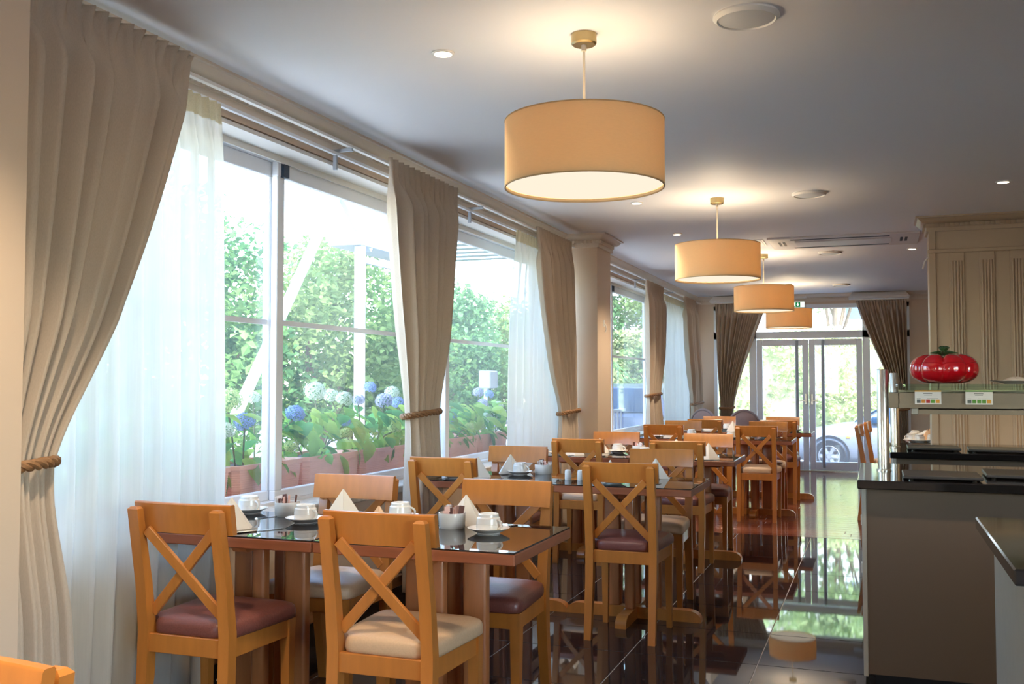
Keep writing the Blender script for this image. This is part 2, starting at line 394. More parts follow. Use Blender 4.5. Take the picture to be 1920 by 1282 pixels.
# ------------------------------------------------------------------ far glazed door
dr = struct('door_1', MB().box(DX0, DX0+.05, YE, YE+.1, 0, DZ).box(DX1-.05, DX1, YE, YE+.1, 0, DZ).box(DX0, DX1, YE, YE+.1, DZ-.06, DZ)
            .box(DX0, DX1, YE, YE+.1, 1.97, 2.07).box(-1.80, -1.70, YE, YE+.1, 0, DZ-.06).box(-.18, -.08, YE, YE+.1, 0, DZ-.06).box(DX0, -1.75, YE, YE+.1, 0, .12).box(-.13, DX1, YE, YE+.1, 0, .12), M['upvc'], smooth=False)
obj('threshold', MB().box(DX0, DX1, YE-.04, YE+.2, -.01, .012), M['chrome'], dr, smooth=False)
for a, b, z0, z1 in ((DX0+.05, -1.8, .12, 1.97), (-.08, DX1-.05, .12, 1.97), (DX0+.05, -1.8, 2.07, 2.41), (-1.7, -.18, 2.07, 2.41), (-.08, DX1-.05, 2.07, 2.41)):
    obj('pane', MB().box(a, b, YE+.045, YE+.052, z0, z1), M['glass'], dr, smooth=False)
for a, b, s in ((-1.695, -.945, 1), (-.935, -.185, -1)):
    lf = MB(); wd = .085
    lf.box(a, a+wd, YE+.02, YE+.07, .015, 1.95, bev=.004).box(b-wd, b, YE+.02, YE+.07, .015, 1.95, bev=.004).box(a+wd, b-wd, YE+.02, YE+.07, .015, .14, bev=.004).box(a+wd, b-wd, YE+.02, YE+.07, 1.86, 1.95, bev=.004)
    f = obj('door_leaf', lf, M['upvc'], dr)
    obj('pane', MB().box(a+wd-.01, b-wd+.01, YE+.042, YE+.049, .13, 1.87), M['glass'], f, smooth=False)
    hx = b-.16 if s > 0 else a+.2
    obj('pull_bar', MB().lathe([(.024, .06), (.024, 1.93)], 14, (hx, YE-.04, 0)).box(hx-.01, hx+.01, YE-.04, YE+.02, .3, .33).box(hx-.01, hx+.01, YE-.04, YE+.02, 1.7, 1.73), M['wsteel'], f)
    lx = b-.04 if s > 0 else a+.04
    obj('handle', MB().box(lx-.015, lx+.015, YE-.01, YE+.02, .98, 1.14, bev=.004).box(lx-.012 if s < 0 else lx-.09, lx+.09 if s < 0 else lx+.012, YE-.035, YE-.02, 1.03, 1.05, bev=.003), M['chrome'], f)
# white pelmet caps above the far curtains
for a, b, wh in ((-2.36, -1.52, 'left'), (-.36, .46, 'right')):
    p = MB().loops([[(a+d_, YE-.22+d_, z), (b-d_, YE-.22+d_, z), (b-d_, YE, z), (a+d_, YE, z)] for d_, z in ((0, 2.52), (0, 2.55), (.05, 2.61))])
    tag(obj('pelmet', p, M['white'], None, smooth=False), 'white pelmet board above the %s curtain of far glass door' % ('window-side' if wh == 'left' else 'counter-side'), 'pelmet')
# ------------------------------------------------------------------ panelled partition on the right
PY, PX = 8.57, .411
pwall = struct('wall_panelled', MB().box(PX, XR, PY, PY+.32, 0, CZ), M['panel'], smooth=False)
obj('corner_board', MB().box(PX-.004, PX+.048, PY-.014, PY, 0, 2.33, bev=.003).box(PX-.004, PX+.048, PY-.014, PY, 2.362, CZ, bev=.003), M['panel'], pwall)
obj('frieze_rail', MB().box(PX-.012, XR, PY-.02, PY, 2.33, 2.362, bev=.006), M['panel'], pwall)
for k in range(14):
    x0 = .553+.217*k
    bd = obj('panel_board', MB().box(x0, x0+.112, PY-.013, PY, 0, 2.33, bev=.003), M['panel'], pwall)
    rd = MB()
    for j in range(4):
        xx = x0+.0235+.0215*j
        rd.prism([(xx+.0085*math.cos(a), PY-.013-.009*math.sin(a)) for a in np.linspace(0, PI, 7)], 'z', .05, 2.265)
    obj('reeding', rd, M['panel'], bd)
cornice('trim_3', [(PX, PY+.32), (PX, PY), (XR, PY)], M['panel'])
obj('wall_hook', MB().tube([(PX-.002, PY+.1, 2.31), (PX-.03, PY+.1, 2.28), (PX-.045, PY+.1, 2.22)], .006), M['white'], pwall)

# ------------------------------------------------------------------ ceiling fittings
def shade_lamp(key):
    t = thing('pendant_lamp', '', 'lamp', group='drum pendants over the aisle side of the tables')
    R, zb, zt = .30, 2.035, 2.285
    obj('canopy', MB().lathe([(.0, -.042), (.042, -.042), (.048, -.036), (.048, 0), (0, 0)], 32, (0, 0, CZ), False, False), M['brass'], t)
    obj('cord', MB().lathe([(.005, zt-.06), (.005, CZ-.04)], 8), M['cord'], t)
    obj('cord_grip', MB().lathe([(.010, CZ-.065), (.010, CZ-.04)], 12), M['cord'], t)
    obj('shade', MB().lathe([(R, zb), (R, zt), (R-.003, zt), (R-.003, zb)], 72, (0, 0, 0), False, False), M['shade'], t)
    obj('rim', MB().lathe([(R+.0012, zb-.002), (R+.0012, zb+.0025), (R-.004, zb+.0025), (R-.004, zb-.002), (R+.0012, zb-.002)], 72, (0, 0, 0), False, False)
        .lathe([(R+.0012, zt-.0025), (R+.0012, zt+.002), (R-.004, zt+.002), (R-.004, zt-.0025), (R+.0012, zt-.0025)], 72, (0, 0, 0), False, False), M['shaderim'], t)
    obj('diffuser', MB().lathe([(R-.006, zb+.012), (0, zb+.012)], 48, (0, 0, 0), False, False), M['diffuser'], t)
    fr = MB()
    for a in (0, 2*PI/3, 4*PI/3): fr.beam((0, 0, zt-.05), ((R-.006)*math.cos(a), (R-.006)*math.sin(a), zt-.01), .004, .004)
    obj('spider_frame', fr, M['cord'], t)
    return t
lampp = placer(shade_lamp)
bulb = bpy.data.lights.new('bulb', 'POINT'); bulb.energy = 5.0*LAMP; bulb.color = (1, .82, .58); bulb.shadow_soft_size = .06
for i, (x, y) in enumerate(((-1.022, 3.59), (-1.052, 7.15), (-1.072, 10.46), (-1.085, 13.75))):
    o = lampp('a', (x, y, 0), 0, ['nearest and largest-looking cream drum pendant lamp with brass ceiling rose', 'second cream drum pendant lamp from the camera', 'third cream drum pendant lamp, in front of the exit sign', 'farthest cream drum pendant lamp, before the glass door'][i], 'drum pendant lamps')
    b = bpy.data.objects.new('bulb', bulb); COL.objects.link(b); b.parent = o; b.location = (0, 0, 2.17)
def downl(key):
    t = thing('downlight', '', 'ceiling light')
    obj('trim_ring', MB().lathe([(.046, 0), (.046, -.005), (.036, -.008), (.034, 0)], 28, (0, 0, CZ), False, False), M['white'], t)
    obj('bulb_face', MB().lathe([(.034, -.002), (0, -.002)], 20, (0, 0, CZ), False, False), M['spot'], t)
    return t
dlp = placer(downl)
sp = bpy.data.lights.new('downlight_beam', 'SPOT'); sp.energy = 40*LAMP; sp.spot_size = math.radians(100); sp.spot_blend = .7; sp.color = (1, .8, .58); sp.shadow_soft_size = .035
DLS = [(-1.61, 3.6, 'recessed downlight in ceiling left of the nearest pendant'), (-1.63, 7.12, 'recessed downlight just below and right of the nearest pendant shade'),
       (-1.64, 8.75, 'recessed downlight left of the second pendant, near the pillar'), (.80, 7.19, 'recessed downlight above the buffet by the panelled wall'), (.35, 10.5, 'recessed downlight beside the ceiling air unit'),
       (-1.62, 1.7, 'recessed downlight out of frame above the bottom-left chair'), (-.5, 1.0, 'recessed downlight out of frame just ahead of the camera'), (-1.62, .2, 'recessed downlight out of frame beside the near pillar'), (-1.7, -1.4, 'recessed downlight out of frame behind the camera by the wall'), (.80, 3.6, 'recessed downlight out of frame above the corner counter'), (1.9, 5.4, 'recessed downlight out of frame above the front buffet counter'), (.5, -1.3, 'recessed downlight out of frame behind the camera, centre'), (1.9, 1.2, 'recessed downlight out of frame right of the corner counter'), (-1.63, 11.2, 'recessed downlight above the farthest tables, behind the lamp shades'), (2., 7.6, 'recessed downlight out of frame before the panelled wall')]
for i, (x, y, lb) in enumerate(DLS):
    o = dlp('a', (x, y, 0), 0, lb, 'recessed downlights')
    b = bpy.data.objects.new('downlight_beam', sp); COL.objects.link(b); b.parent = o; b.location = (0, 0, CZ-.015)
def spk(key):
    t = thing('ceiling_speaker', '', 'speaker')
    obj('ring', MB().lathe([(.115, 0), (.118, -.008), (.104, -.02), (.100, -.014), (.1, 0)], 40, (0, 0, CZ), False, False), M['white'], t)
    obj('grille', MB().lathe([(.101, -.014), (.07, -.022), (.0, -.026)], 40, (0, 0, CZ), False, False), M['speaker'], t)
    return t
skp = placer(spk)
for y, lb in ((3.6, 'large round white ceiling speaker nearest the camera'), (7.17, 'second round ceiling speaker from the camera'), (10.5, 'round ceiling speaker under the air unit'), (13.99, 'farthest round ceiling speaker')):
    skp('a', (-.42, y, 0), 0, lb, 'round ceiling speakers')
ac = thing('air_conditioner', 'long white two-slot air conditioning cassette recessed in ceiling', 'air conditioner', (-.27, 9.66, CZ))
obj('panel', MB().box(-.65, .65, -.37, .37, -.016, 0, bev=.004), M['ac'], ac)
obj('intake', MB().box(-.42, .42, -.17, .17, -.026, -.014, bev=.004), M['ac'], ac)
obj('air_slot', MB().box(-.45, .40, -.30, -.25, -.0185, -.0155), M['dark'], ac, smooth=False); obj('air_slot', MB().box(-.45, .40, .24, .29, -.0185, -.0155), M['dark'], ac, smooth=False)
for sx in (-1, 1):
    g = MB()
    for k in range(2): g.box(sx*.53-.03+.04*k-.01, sx*.53-.03+.04*k+.012, -.15, .10, -.0185, -.0155)
    obj('end_louvre', g, M['dark'], ac, smooth=False)
tag(obj('smoke_vent', MB().box(-1.05, -.96, 9.35, 9.75, CZ-.006, CZ, bev=.002).box(-1.035, -1.02, 9.38, 9.72, CZ-.009, CZ-.005).box(-.995, -.98, 9.38, 9.72, CZ-.009, CZ-.005), M['ac']), 'small slotted vent on ceiling left of the air unit', 'vent')
# exit sign and emergency light on the far wall
ex = thing('exit_sign', 'small green and white running figure exit sign above glass door', 'exit sign', (-1.08, YE-.03, 2.468))
obj('box', MB().box(-.17, .10, -.012, .03, -.045, .045, bev=.003), M['white'], ex)
obj('face', MB().box(-.165, .095, -.014, -.0125, -.041, .041), M['exitw'], ex, smooth=False)
g = MB().box(-.035, .035, -.0165, -.0145, -.038, .038).box(-.15, -.045, -.0165, -.0145, .026, .038).box(-.15, -.13, -.0165, -.0145, -.038, .038).box(-.06, -.042, -.0165, -.0145, -.038, -.018)
obj('green_field', g, M['green'], ex, smooth=False)
obj('arrow', MB().box(-.006, .006, -.0185, -.017, 0, .026).prism([(-.02, .004), (.02, .004), (0, -.026)], 'y', -.0185, -.017), M['exitw'], ex, smooth=False)
obj('running_figure', MB().lathe([(.008, 0), (.008, .002)], 10, (-.095, -.0185, .016), axis='y').beam((-.095, -.0175, .008), (-.103, -.0175, -.012), .002, .014).beam((-.103, -.0175, -.01), (-.085, -.0175, -.035), .002, .008).beam((-.103, -.0175, -.01), (-.122, -.0175, -.03), .002, .008).beam((-.098, -.0175, .004), (-.078, -.0175, -.004), .002, .006), M['green'], ex, smooth=False)
tag(obj('emergency_light', MB().box(-1.23, -.95, YE-.07, YE, 2.557, 2.614, bev=.006), M['white']), 'white emergency light box above the exit sign', 'emergency light')

# ------------------------------------------------------------------ curtains
def curtain(name, label, cat, group, axis, base, rows, n, amp, m, tie=None, seed=1, thick=True, hdr=.085, mirror=1, density=12):
    """rows: (z, a, b) top to bottom along the axis; folds run along the normal; amp(z)->depth"""
    rnd = random.Random(seed); NS = n*density+1
    zs = np.array([r[0] for r in rows])[::-1]; aa = np.array([r[1] for r in rows])[::-1]; bb = np.array([r[2] for r in rows])[::-1]
    zt, zb = rows[0][0], rows[-1][0]
    Z = np.concatenate([np.linspace(zt, zt-hdr, 4), np.linspace(zt-hdr, zb, 64)[1:]])
    A = np.interp(Z, zs, aa); B = np.interp(Z, zs, bb)
    def sm(v, k=4):
        q = np.pad(v, k, mode='edge'); q = np.convolve(q, np.ones(2*k+1)/(2*k+1), 'same')[k:-k]; q[0] = v[0]; q[-1] = v[-1]; return q
    A, B = sm(A), sm(B)
    ph = [rnd.uniform(-.35, .35) for _ in range(n+1)]; sc = [rnd.uniform(.7, 1.25) for _ in range(n+1)]
    V = []; F = []
    for zi, z in enumerate(Z):
        h = min(1, max(0, (zt-z)/hdr)); am = amp(z)
        for si in range(NS):
            s = si/(NS-1); q = s*n; k = int(min(q, n-1)); fr = q-k
            P = ph[k]*(1-fr)+ph[k+1]*fr; Q = sc[k]*(1-fr)+sc[k+1]*fr
            th = 2*PI*q+P*3*(1-.3*math.sin(z*1.7+P*5))
            edge = min(1, .35+min(s, 1-s)*9); deep = am*Q*edge*(2*abs(math.cos(th/2))**.85-1+.2*math.sin(2*th+1.2+P*4))
            tight = (.019 if thick else .010)*math.sin(4*PI*q)+.005*math.sin(8*PI*q)
            h2 = min(1, max(0, (zt-z-hdr*.6)/.22)); h2 = h2*h2*(3-2*h2); off = tight*(1-h2)+deep*h2
            lat = .10*math.cos(th)/n*h
            p = A[zi]+(B[zi]-A[zi])*min(1.01, max(-.01, s+lat))
            V.append((base+mirror*off, p, z) if axis == 'y' else (p, base+mirror*off, z))
    for zi in range(len(Z)-1):
        for si in range(NS-1):
            i = zi*NS+si; F.append((i, i+1, i+NS+1, i+NS))
    me = bpy.data.meshes.new('cloth'); me.from_pydata(V, [], F); me.materials.append(m)
    me.polygons.foreach_set('use_smooth', [True]*len(F))
    if not thick:
        me.materials.append(M['header']); me.polygons.foreach_set('material_index', [1 if k < 3*(NS-1) else 0 for k in range(len(F))])
    cy = (aa[-1]+bb[-1])/2
    root = thing(name, label, cat, (base, cy, 0) if axis == 'y' else (cy, base, 0), 0, group)
    off = Vector(root.location)
    me.transform(Matrix.Translation(-off))
    c = link('cloth', me, root)
    if thick:
        md = c.modifiers.new('thickness', 'SOLIDIFY'); md.thickness = .003; md.offset = 0
    if tie:
        z, a, b, dep = tie; mb = MB(); N = 72
        for st in range(3):
            pts = []
            for k in range(N):
                t = 2*PI*k/N; ca, sa = math.cos(t), math.sin(t); ra, rb = (b-a)/2+.012, dep
                tw = t*9+st*2*PI/3; rr = .0105
                u = (a+b)/2+(ra+rr*math.cos(tw))*ca; v = base+mirror*((rb+rr*math.cos(tw))*sa); zz = z+.012*math.sin(t*1+.7)+rr*math.sin(tw)
                pts.append((v, u, zz) if axis == 'y' else (u, v, zz))
            mb.tube([Vector(p)-off for p in pts], .0095, 6, closed=True)
        tb = obj('tie_back', mb, M['rope'], root); tb['label'] = 'twisted brown rope tie-back'
    return root
def gath(zt, am, ag, spread=.45):
    return lambda z: ag+(am-ag)*min(1, abs(z-zt)/spread)
HG = 'taupe curtains tied back with rope'
curtain('curtain', 'large taupe curtain tied back beside the pillar nearest the camera', 'curtain', HG, 'y', -2.46,
        [(2.565, 2.17, 3.15), (2.3, 2.175, 3.05), (1.97, 2.18, 2.93), (1.65, 2.185, 2.79), (1.40, 2.19, 2.66), (1.2, 2.20, 2.53), (1.06, 2.215, 2.45), (.98, 2.215, 2.44), (.82, 2.2, 2.47), (.6, 2.2, 2.50), (.4, 2.2, 2.52), (.03, 2.2, 2.55)],
        8, gath(1.05, .085, .04), M['curtain'], (1.045, 2.215, 2.46, .075), 3)
curtain('curtain', 'taupe curtain tied back mid-window between the two nearest tables', 'curtain', HG, 'y', -2.5,
        [(2.54, 4.86, 5.84), (2.37, 4.88, 5.79), (2.0, 4.93, 5.71), (1.65, 4.99, 5.65), (1.36, 5.06, 5.56), (1.12, 5.11, 5.49), (.9, 5.11, 5.49), (.5, 5.1, 5.5), (.12, 5.1, 5.51)],
        7, gath(1.12, .062, .036), M['curtain'], (1.12, 5.105, 5.495, .07), 5)
curtain('curtain', 'taupe curtain tied back against the middle pillar', 'curtain', HG, 'y', -2.5,
        [(2.535, 7.40, 8.36), (2.05, 7.5, 8.4), (1.78, 7.6, 8.42), (1.32, 7.82, 8.44), (1.06, 8.06, 8.49), (.85, 8.0, 8.49), (.4, 7.98, 8.49), (.1, 7.98, 8.49)],
        7, gath(1.05, .055, .032), M['curtain'], (1.05, 8.04, 8.49, .065), 7)
curtain('curtain', 'taupe curtain tied back mid-window beyond the pillar', 'curtain', HG, 'y', -2.5,
        [(2.5, 11.38, 12.38), (2.0, 11.42, 12.33), (1.5, 11.45, 12.2), (1.16, 11.47, 12.05), (.9, 11.45, 12.1), (.5, 11.45, 12.16), (.1, 11.45, 12.16)],
        7, gath(1.16, .06, .034), M['curtain'], (1.16, 11.46, 12.06, .07), 9)
curtain('curtain', 'taupe curtain in the far corner of the window wall', 'curtain', HG, 'y', -2.5,
        [(2.51, 13.85, 14.75), (2.0, 13.95, 14.85), (1.5, 14.15, 15.0), (1.0, 14.45, 15.25), (.7, 14.42, 15.26), (.1, 14.4, 15.28)],
        7, gath(1.0, .055, .03), M['curtain'], (1.0, 14.45, 15.25, .06), 11)
curtain('curtain', 'taupe curtain on window side of far glass door', 'curtain', HG, 'x', 15.27,
        [(2.50, -2.29, -1.52), (2.35, -2.29, -1.58), (1.92, -2.28, -1.74), (1.4, -2.26, -1.92), (.95, -2.22, -2.03), (.7, -2.24, -2.03), (.1, -2.26, -2.0)],
        9, gath(.93, .06, .026), M['curtain'], (.93, -2.22, -2.03, .05), 13)
curtain('curtain', 'taupe curtain on counter side of far glass door', 'curtain', HG, 'x', 15.27,
        [(2.50, -.27, .42), (2.3, -.22, .42), (1.8, -.02, .42), (1.5, .11, .42), (1.15, .21, .42), (.93, .25, .42), (.7, .23, .42), (.1, .2, .42)],
        9, gath(.93, .06, .026), M['curtain'], (.93, .25, .42, .05), 15)
SG = 'sheer curtains'
curtain('sheer_curtain', 'wide translucent white sheer curtain behind the nearest table', 'sheer curtain', SG, 'y', -2.565,
        [(2.47, 2.2, 3.46), (2.2, 2.2, 3.46), (.9, 2.2, 3.5), (.03, 2.2, 3.42)], 12, lambda z: .034, M['sheer'], None, 21, False)
curtain('sheer_curtain', 'narrow translucent sheer curtain left of the middle pillar curtain', 'sheer curtain', SG, 'y', -2.565,
        [(2.47, 7.12, 8.4), (1.8, 6.95, 8.42), (.9, 6.9, 8.42), (.03, 6.9, 8.42)], 10, lambda z: .026, M['sheer'], None, 23, False)
curtain('sheer_curtain', 'translucent sheer curtain in the far corner window', 'sheer curtain', SG, 'y', -2.565,
        [(2.45, 12.75, 14.4), (1.8, 12.7, 14.5), (.03, 12.7, 14.5)], 10, lambda z: .026, M['sheer'], None, 25, False)

# ------------------------------------------------------------------ chairs
def pad_mesh(m):
    N = 64; rings = []
    def outline(s, z, crown=0):
        r = []
        for k in range(N):
            a = 2*PI*k/N; ca, sa = math.cos(a), math.sin(a); e = .22
            u = math.copysign(abs(ca)**e, ca); v = math.copysign(abs(sa)**e, sa)
            yy_ = .240+v*.198*s; wd = .143 if yy_ < .078 else .181+.024*(yy_-.078)/.36
            r.append((u*wd*s, .240+v*.198*s, z))
        return r
    for s, z in ((.97, .447), (.995, .451), (1.0, .460), (1.0, .477), (.985, .488), (.955, .496), (.87, .504), (.68, .511), (.36, .516), (.08, .517)): rings.append(outline(s, z))
    return MB().loops(rings).mesh('seat', m, ang=60)
PAD = {'brown': pad_mesh(M['brown']), 'beige': pad_mesh(M['beige'])}
def build_chair(key):
    t = thing('dining_chair', '', 'chair', group='cross-back dining chairs')
    W = .365
    link('seat', PAD[key], t)
    for s in (-1, 1):
        xo = s*(W/2-.018)
        pts = [(0.0, 0), (.045, .30), (.05, .46), (.03, .62), (-.018, .875)]       # rear post, kinked at the seat (y, z)
        rings = []
        for i, (y, z) in enumerate(pts):
            hw = .018 if i in (0,) else .0205; hd = .016 if i == 0 else (.022 if i in (1, 2) else .0185 if i == 3 else .015)
            rings.append([(xo-hw, y-hd, z), (xo+hw, y-hd, z), (xo+hw, y+hd, z), (xo-hw, y+hd, z)])
        y, z = pts[-1]; rings.append([(xo-.012, y-.009, z+.008), (xo+.012, y-.009, z+.008), (xo+.012, y+.011, z+.008), (xo-.012, y+.011, z+.008)])
        obj('leg', MB().loops(rings), M['chair'], t, ang=25)
        xf = s*(W/2-.008)
        obj('leg', MB().loops([[(xf-a, .395-a, z), (xf+a, .395-a, z), (xf+a, .395+a, z), (xf-a, .395+a, z)] for a, z in ((.0135, 0), (.0205, .446))]), M['chair'], t)
    fr = MB()
    fr.box(-W/2+.03, W/2-.03, .036, .058, .385, .448, bev=.002).box(-W/2+.01, W/2-.01, .390, .412, .385, .447, bev=.002)
    for s in (-1, 1): fr.beam((s*(W/2-.018), .06, .416), (s*(W/2-.006), .385, .416), .02, .062)
    obj('seat_frame', fr, M['chair'], t)
    rings = []; HW = W/2+.012
    for k in range(13):
        x = -HW+2*HW*k/12; c = .018*(x/HW)**2; y0 = -.004+c; tl = .018
        rings.append([(x, y0+.006+.011, .795), (x, y0-.011+tl-.001, .80), (x, y0-.016, .890), (x, y0-.012, .894), (x, y0+.006, .894), (x, y0+.011, .888)])
        rings[-1] = [(x, y0+.016, .795), (x, y0+.040, .795), (x, y0+.024, .893), (x, y0+.02, .897), (x, y0+.003, .897), (x, y0-.001, .893)]
    obj('top_rail', MB().loops(rings), M['chair'], t, ang=40)
    def yb(z): return float(np.interp(z, [.46, .62, .875], [.05, .03, -.018]))+.004
    X0, X1 = W/2-.035, W/2-.05
    obj('cross_slat', MB().beam((-X1, yb(.805)+.004, .805), (X0, yb(.515)+.004, .515), .035, .014, bev=.002, up=(0, 1, 0)), M['chair'], t)
    obj('cross_slat', MB().beam((X1, yb(.805)+.012, .805), (-X0, yb(.515)+.012, .515), .035, .014, bev=.002, up=(0, 1, 0)), M['chair'], t)
    return t
chp = placer(build_chair)
CG = 'cross-back dining chairs'
FF, BB = 0, PI
CH = [  # x, rail y, direction, seat, label
    (-2.20, 2.78, FF, 'brown', 'wooden cross-back chair, brown seat, back to camera, in front of wide sheer curtain'),
    (-1.466, 2.787, FF, 'beige', 'front wooden cross-back chair with beige seat, back to camera, at nearest table'),
    (-2.156, 3.905, BB, 'beige', 'cross-back chair behind nearest table, window side, facing camera, pale seat'),
    (-1.446, 3.91, BB, 'brown', 'cross-back chair behind nearest table, aisle side, facing camera, dark brown seat'),
    (-2.22, 4.97, FF, 'brown', 'cross-back chair before second table, window side, by the mid-window curtain'),
    (-1.228, 4.945, FF, 'brown', 'cross-back chair with brown seat standing in the aisle end of second table, back to camera'),
    (-2.161, 6.04, BB, 'brown', 'cross-back chair behind second table, window side, facing camera'),
    (-1.235, 6.05, BB, 'beige', 'cross-back chair with beige seat behind second table, aisle side, facing camera'),
    (-2.04, 6.96, FF, 'beige', 'cross-back chair with pale seat before third table, window side, back to camera'),
    (-1.31, 6.93, FF, 'brown', 'cross-back chair with reddish seat before third table, aisle side, back to camera'),
    (-2.02, 8.06, BB, 'brown', 'cross-back chair behind third table, window side, facing camera'),
    (-1.26, 8.02, BB, 'brown', 'cross-back chair behind third table, aisle side, dark brown seat, facing camera'),
    (-1.95, 9.61, FF, 'brown', 'cross-back chair before fourth table, window side, back to camera'),
    (-1.07, 9.61, FF, 'beige', 'cross-back chair with cream seat on wood floor before fourth table, back to camera'),
    (-1.95, 10.71, BB, 'brown', 'cross-back chair behind fourth table, window side, facing camera'),
    (-1.065, 10.71, BB, 'beige', 'cross-back chair behind fourth table, aisle side, facing camera'),
    (-1.795, 11.16, FF, 'beige', 'cross-back chair before farthest table, window side, back to camera'),
    (-1.00, 11.15, FF, 'brown', 'cross-back chair with brown seat before farthest table, aisle side, back to camera'),
    (-1.79, 12.25, BB, 'beige', 'cross-back chair behind farthest table, window side, facing camera'),
    (-1.05, 12.27, BB, 'beige', 'cross-back chair behind farthest table, aisle side, facing camera'),
    (-1.30, 1.13, BB, 'beige', 'chair cut off at the bottom left corner, only its light wooden top rail showing')]
for x, y, r, s, lb in CH:
    chp(s, (x, y-.012 if r == FF else y+.012, 0), r, lb, CG)
chp('beige', (-.17, 10.25, 0), -PI/2, 'nearer of two side-on chairs by the buffet post, facing right', CG)
chp('beige', (-.10, 11.15, 0), -PI/2, 'farther of two side-on chairs by the buffet post, facing right', CG)

# ------------------------------------------------------------------ tables
def build_table(key):
    t = thing('dining_table', '', 'table', group='two-seat pedestal tables')
    w, d = key
    obj('table_top', MB().box(-w/2, w/2, -d/2, d/2, .708, .745, bev=.003), M['tedge'], t)
    obj('glass_top', MB().box(-w/2+.002, w/2-.002, -d/2+.002, d/2-.002, .7452, .751, bev=.0012), M['tglass'], t)
    obj('bearer', MB().prism([(-.26, .708), (-.23, .675), (.23, .675), (.26, .708)], 'y', -.03, .03), M['table'], t)
    obj('bearer', MB().prism([(-.24, .708), (-.21, .675), (.21, .675), (.24, .708)], 'x', -.03, .03), M['table'], t)
    for axis, L in (('x', .38), ('y', .30)):
        h = .062; prof = [(-L, 0), (-L, .014)]+[(-L+.075*(1-math.cos(a)), .014+(h-.014)*math.sin(a)) for a in np.linspace(.25, PI/2, 6)]
        prof = prof+[(-u, v) for u, v in prof[::-1]]
        if axis == 'x': obj('foot_bar', MB().prism(prof, 'y', -.03, .03), M['chair'], t, ang=25)
        else:
            hh = [(u, v*.985) for u, v in prof]; obj('foot_bar', MB().prism(hh, 'x', -.03, .03), M['chair'], t, ang=25)
    for px, py, hx, hy in ((-.115, 0, .046, .024), (.115, 0, .046, .024), (0, -.075, .028, .024), (0, .075, .028, .024)):
        obj('column', MB().box(px-hx, px+hx, py-hy, py+hy, .058, .69, bev=.012, seg=3), M['table'], t)
    return t
tbp = placer(build_table)
TG = 'two-seat tables pushed together in pairs'
TAB = [((.73, .63), -2.225, 3.36, 'window half of the nearest black glass topped wooden table'), ((.75, .63), -1.48, 3.36, 'aisle half of the nearest black glass topped wooden table'),
       ((.75, .63), -2.05, 5.5, 'window half of the second table, its end beside the mid-window curtain'), ((.765, .63), -1.29, 5.5, 'aisle half of the second table, corner toward the aisle'),
       ((.75, .63), -2.09, 7.5, 'window half of the third table, in front of the middle pillar'), ((.75, .63), -1.325, 7.5, 'aisle half of the third table from the camera'),
       ((.75, .63), -1.90, 10.16, 'window half of the fourth table on the wood floor'), ((.75, .63), -1.14, 10.16, 'aisle half of the fourth table on the wood floor'),
       ((.75, .63), -1.80, 11.72, 'window half of the farthest table before the glass door'), ((.75, .63), -1.05, 11.72, 'aisle half of the farthest table before the glass door')]
for key, x, y, lb in TAB: tbp(key, (x, y, 0), 0, lb, TG)
tbp((.75, .63), (.66, 10.25, 0), 0, 'cup-covered table end seen between the buffet post and panelled wall', TG)
tbp((.75, .63), (.66, 11.0, 0), 0, 'table behind the cup-covered one beyond the panelled wall', TG)

# ------------------------------------------------------------------ tableware
TZ = .751
def build_cup(key):
    t = thing('cup', '', 'cup')
    r = .046
    # upside down: rim below, stepped foot above
    obj('bowl', MB().lathe([(r-.003, 0), (r, 0), (r, .004), (r-.0008, .012), (r-.0002, .0135), (r-.0014, .024), (r-.0006, .0255), (r-.002, .038), (r-.003, .046), (r-.008, .051), (r-.009, .060), (r-.012, .0625), (r-.016, .061), (r-.018, .058), (0, .0575)], 36, (0, 0, 0), False, False), M['china'], t, ang=30)
    pts = [(r-.006+.026*math.sin(a), 0, .026+.017*math.cos(a)) for a in np.linspace(0.15, PI-.1, 10)]
    obj('handle', MB().tube(pts, .0042, 8), M['china'], t)
    return t
cupp = placer(build_cup)
def build_saucer(key):
    return tag(obj('saucer', MB().lathe([(0, 0), (.042, 0), (.044, .004), (.058, .010), (.076, .019), (.078, .021), (.075, .0215), (.056, .0135), (.044, .0095), (0, .009)], 44, (0, 0, 0), False, False), M['china'], ang=30), '', 'saucer')
saup = placer(build_saucer)
def build_napkin(key):
    m = M['napkinp'] if key == 'peach' else M['napkin']
    mb = MB(); h = .115; w_ = .078; dp = .06; th = .0022
    def sheet(p0, p1, p2, n):
        o = Vector(n)*th; mb.loops([[Vector(p) for p in (p0, p1, p2)], [Vector(p)+o for p in (p0, p1, p2)]])
    ap = (0, 0, h)
    sheet((-w_, -dp*.75, 0), (w_*.0, -dp, 0), ap, (-.3, -.9, .3)); sheet((0, -dp, 0), (w_, -dp*.4, 0), ap, (.3, -.9, .3))
    sheet((-w_, -dp*.75, 0), (-w_*.8, dp*.7, 0), ap, (-.9, 0, .3)); sheet((w_, -dp*.4, 0), (w_*.85, dp*.7, 0), ap, (.9, 0, .3))
    return tag(obj('napkin', mb, m, smooth=False), '', 'napkin')
napp = placer(build_napkin)
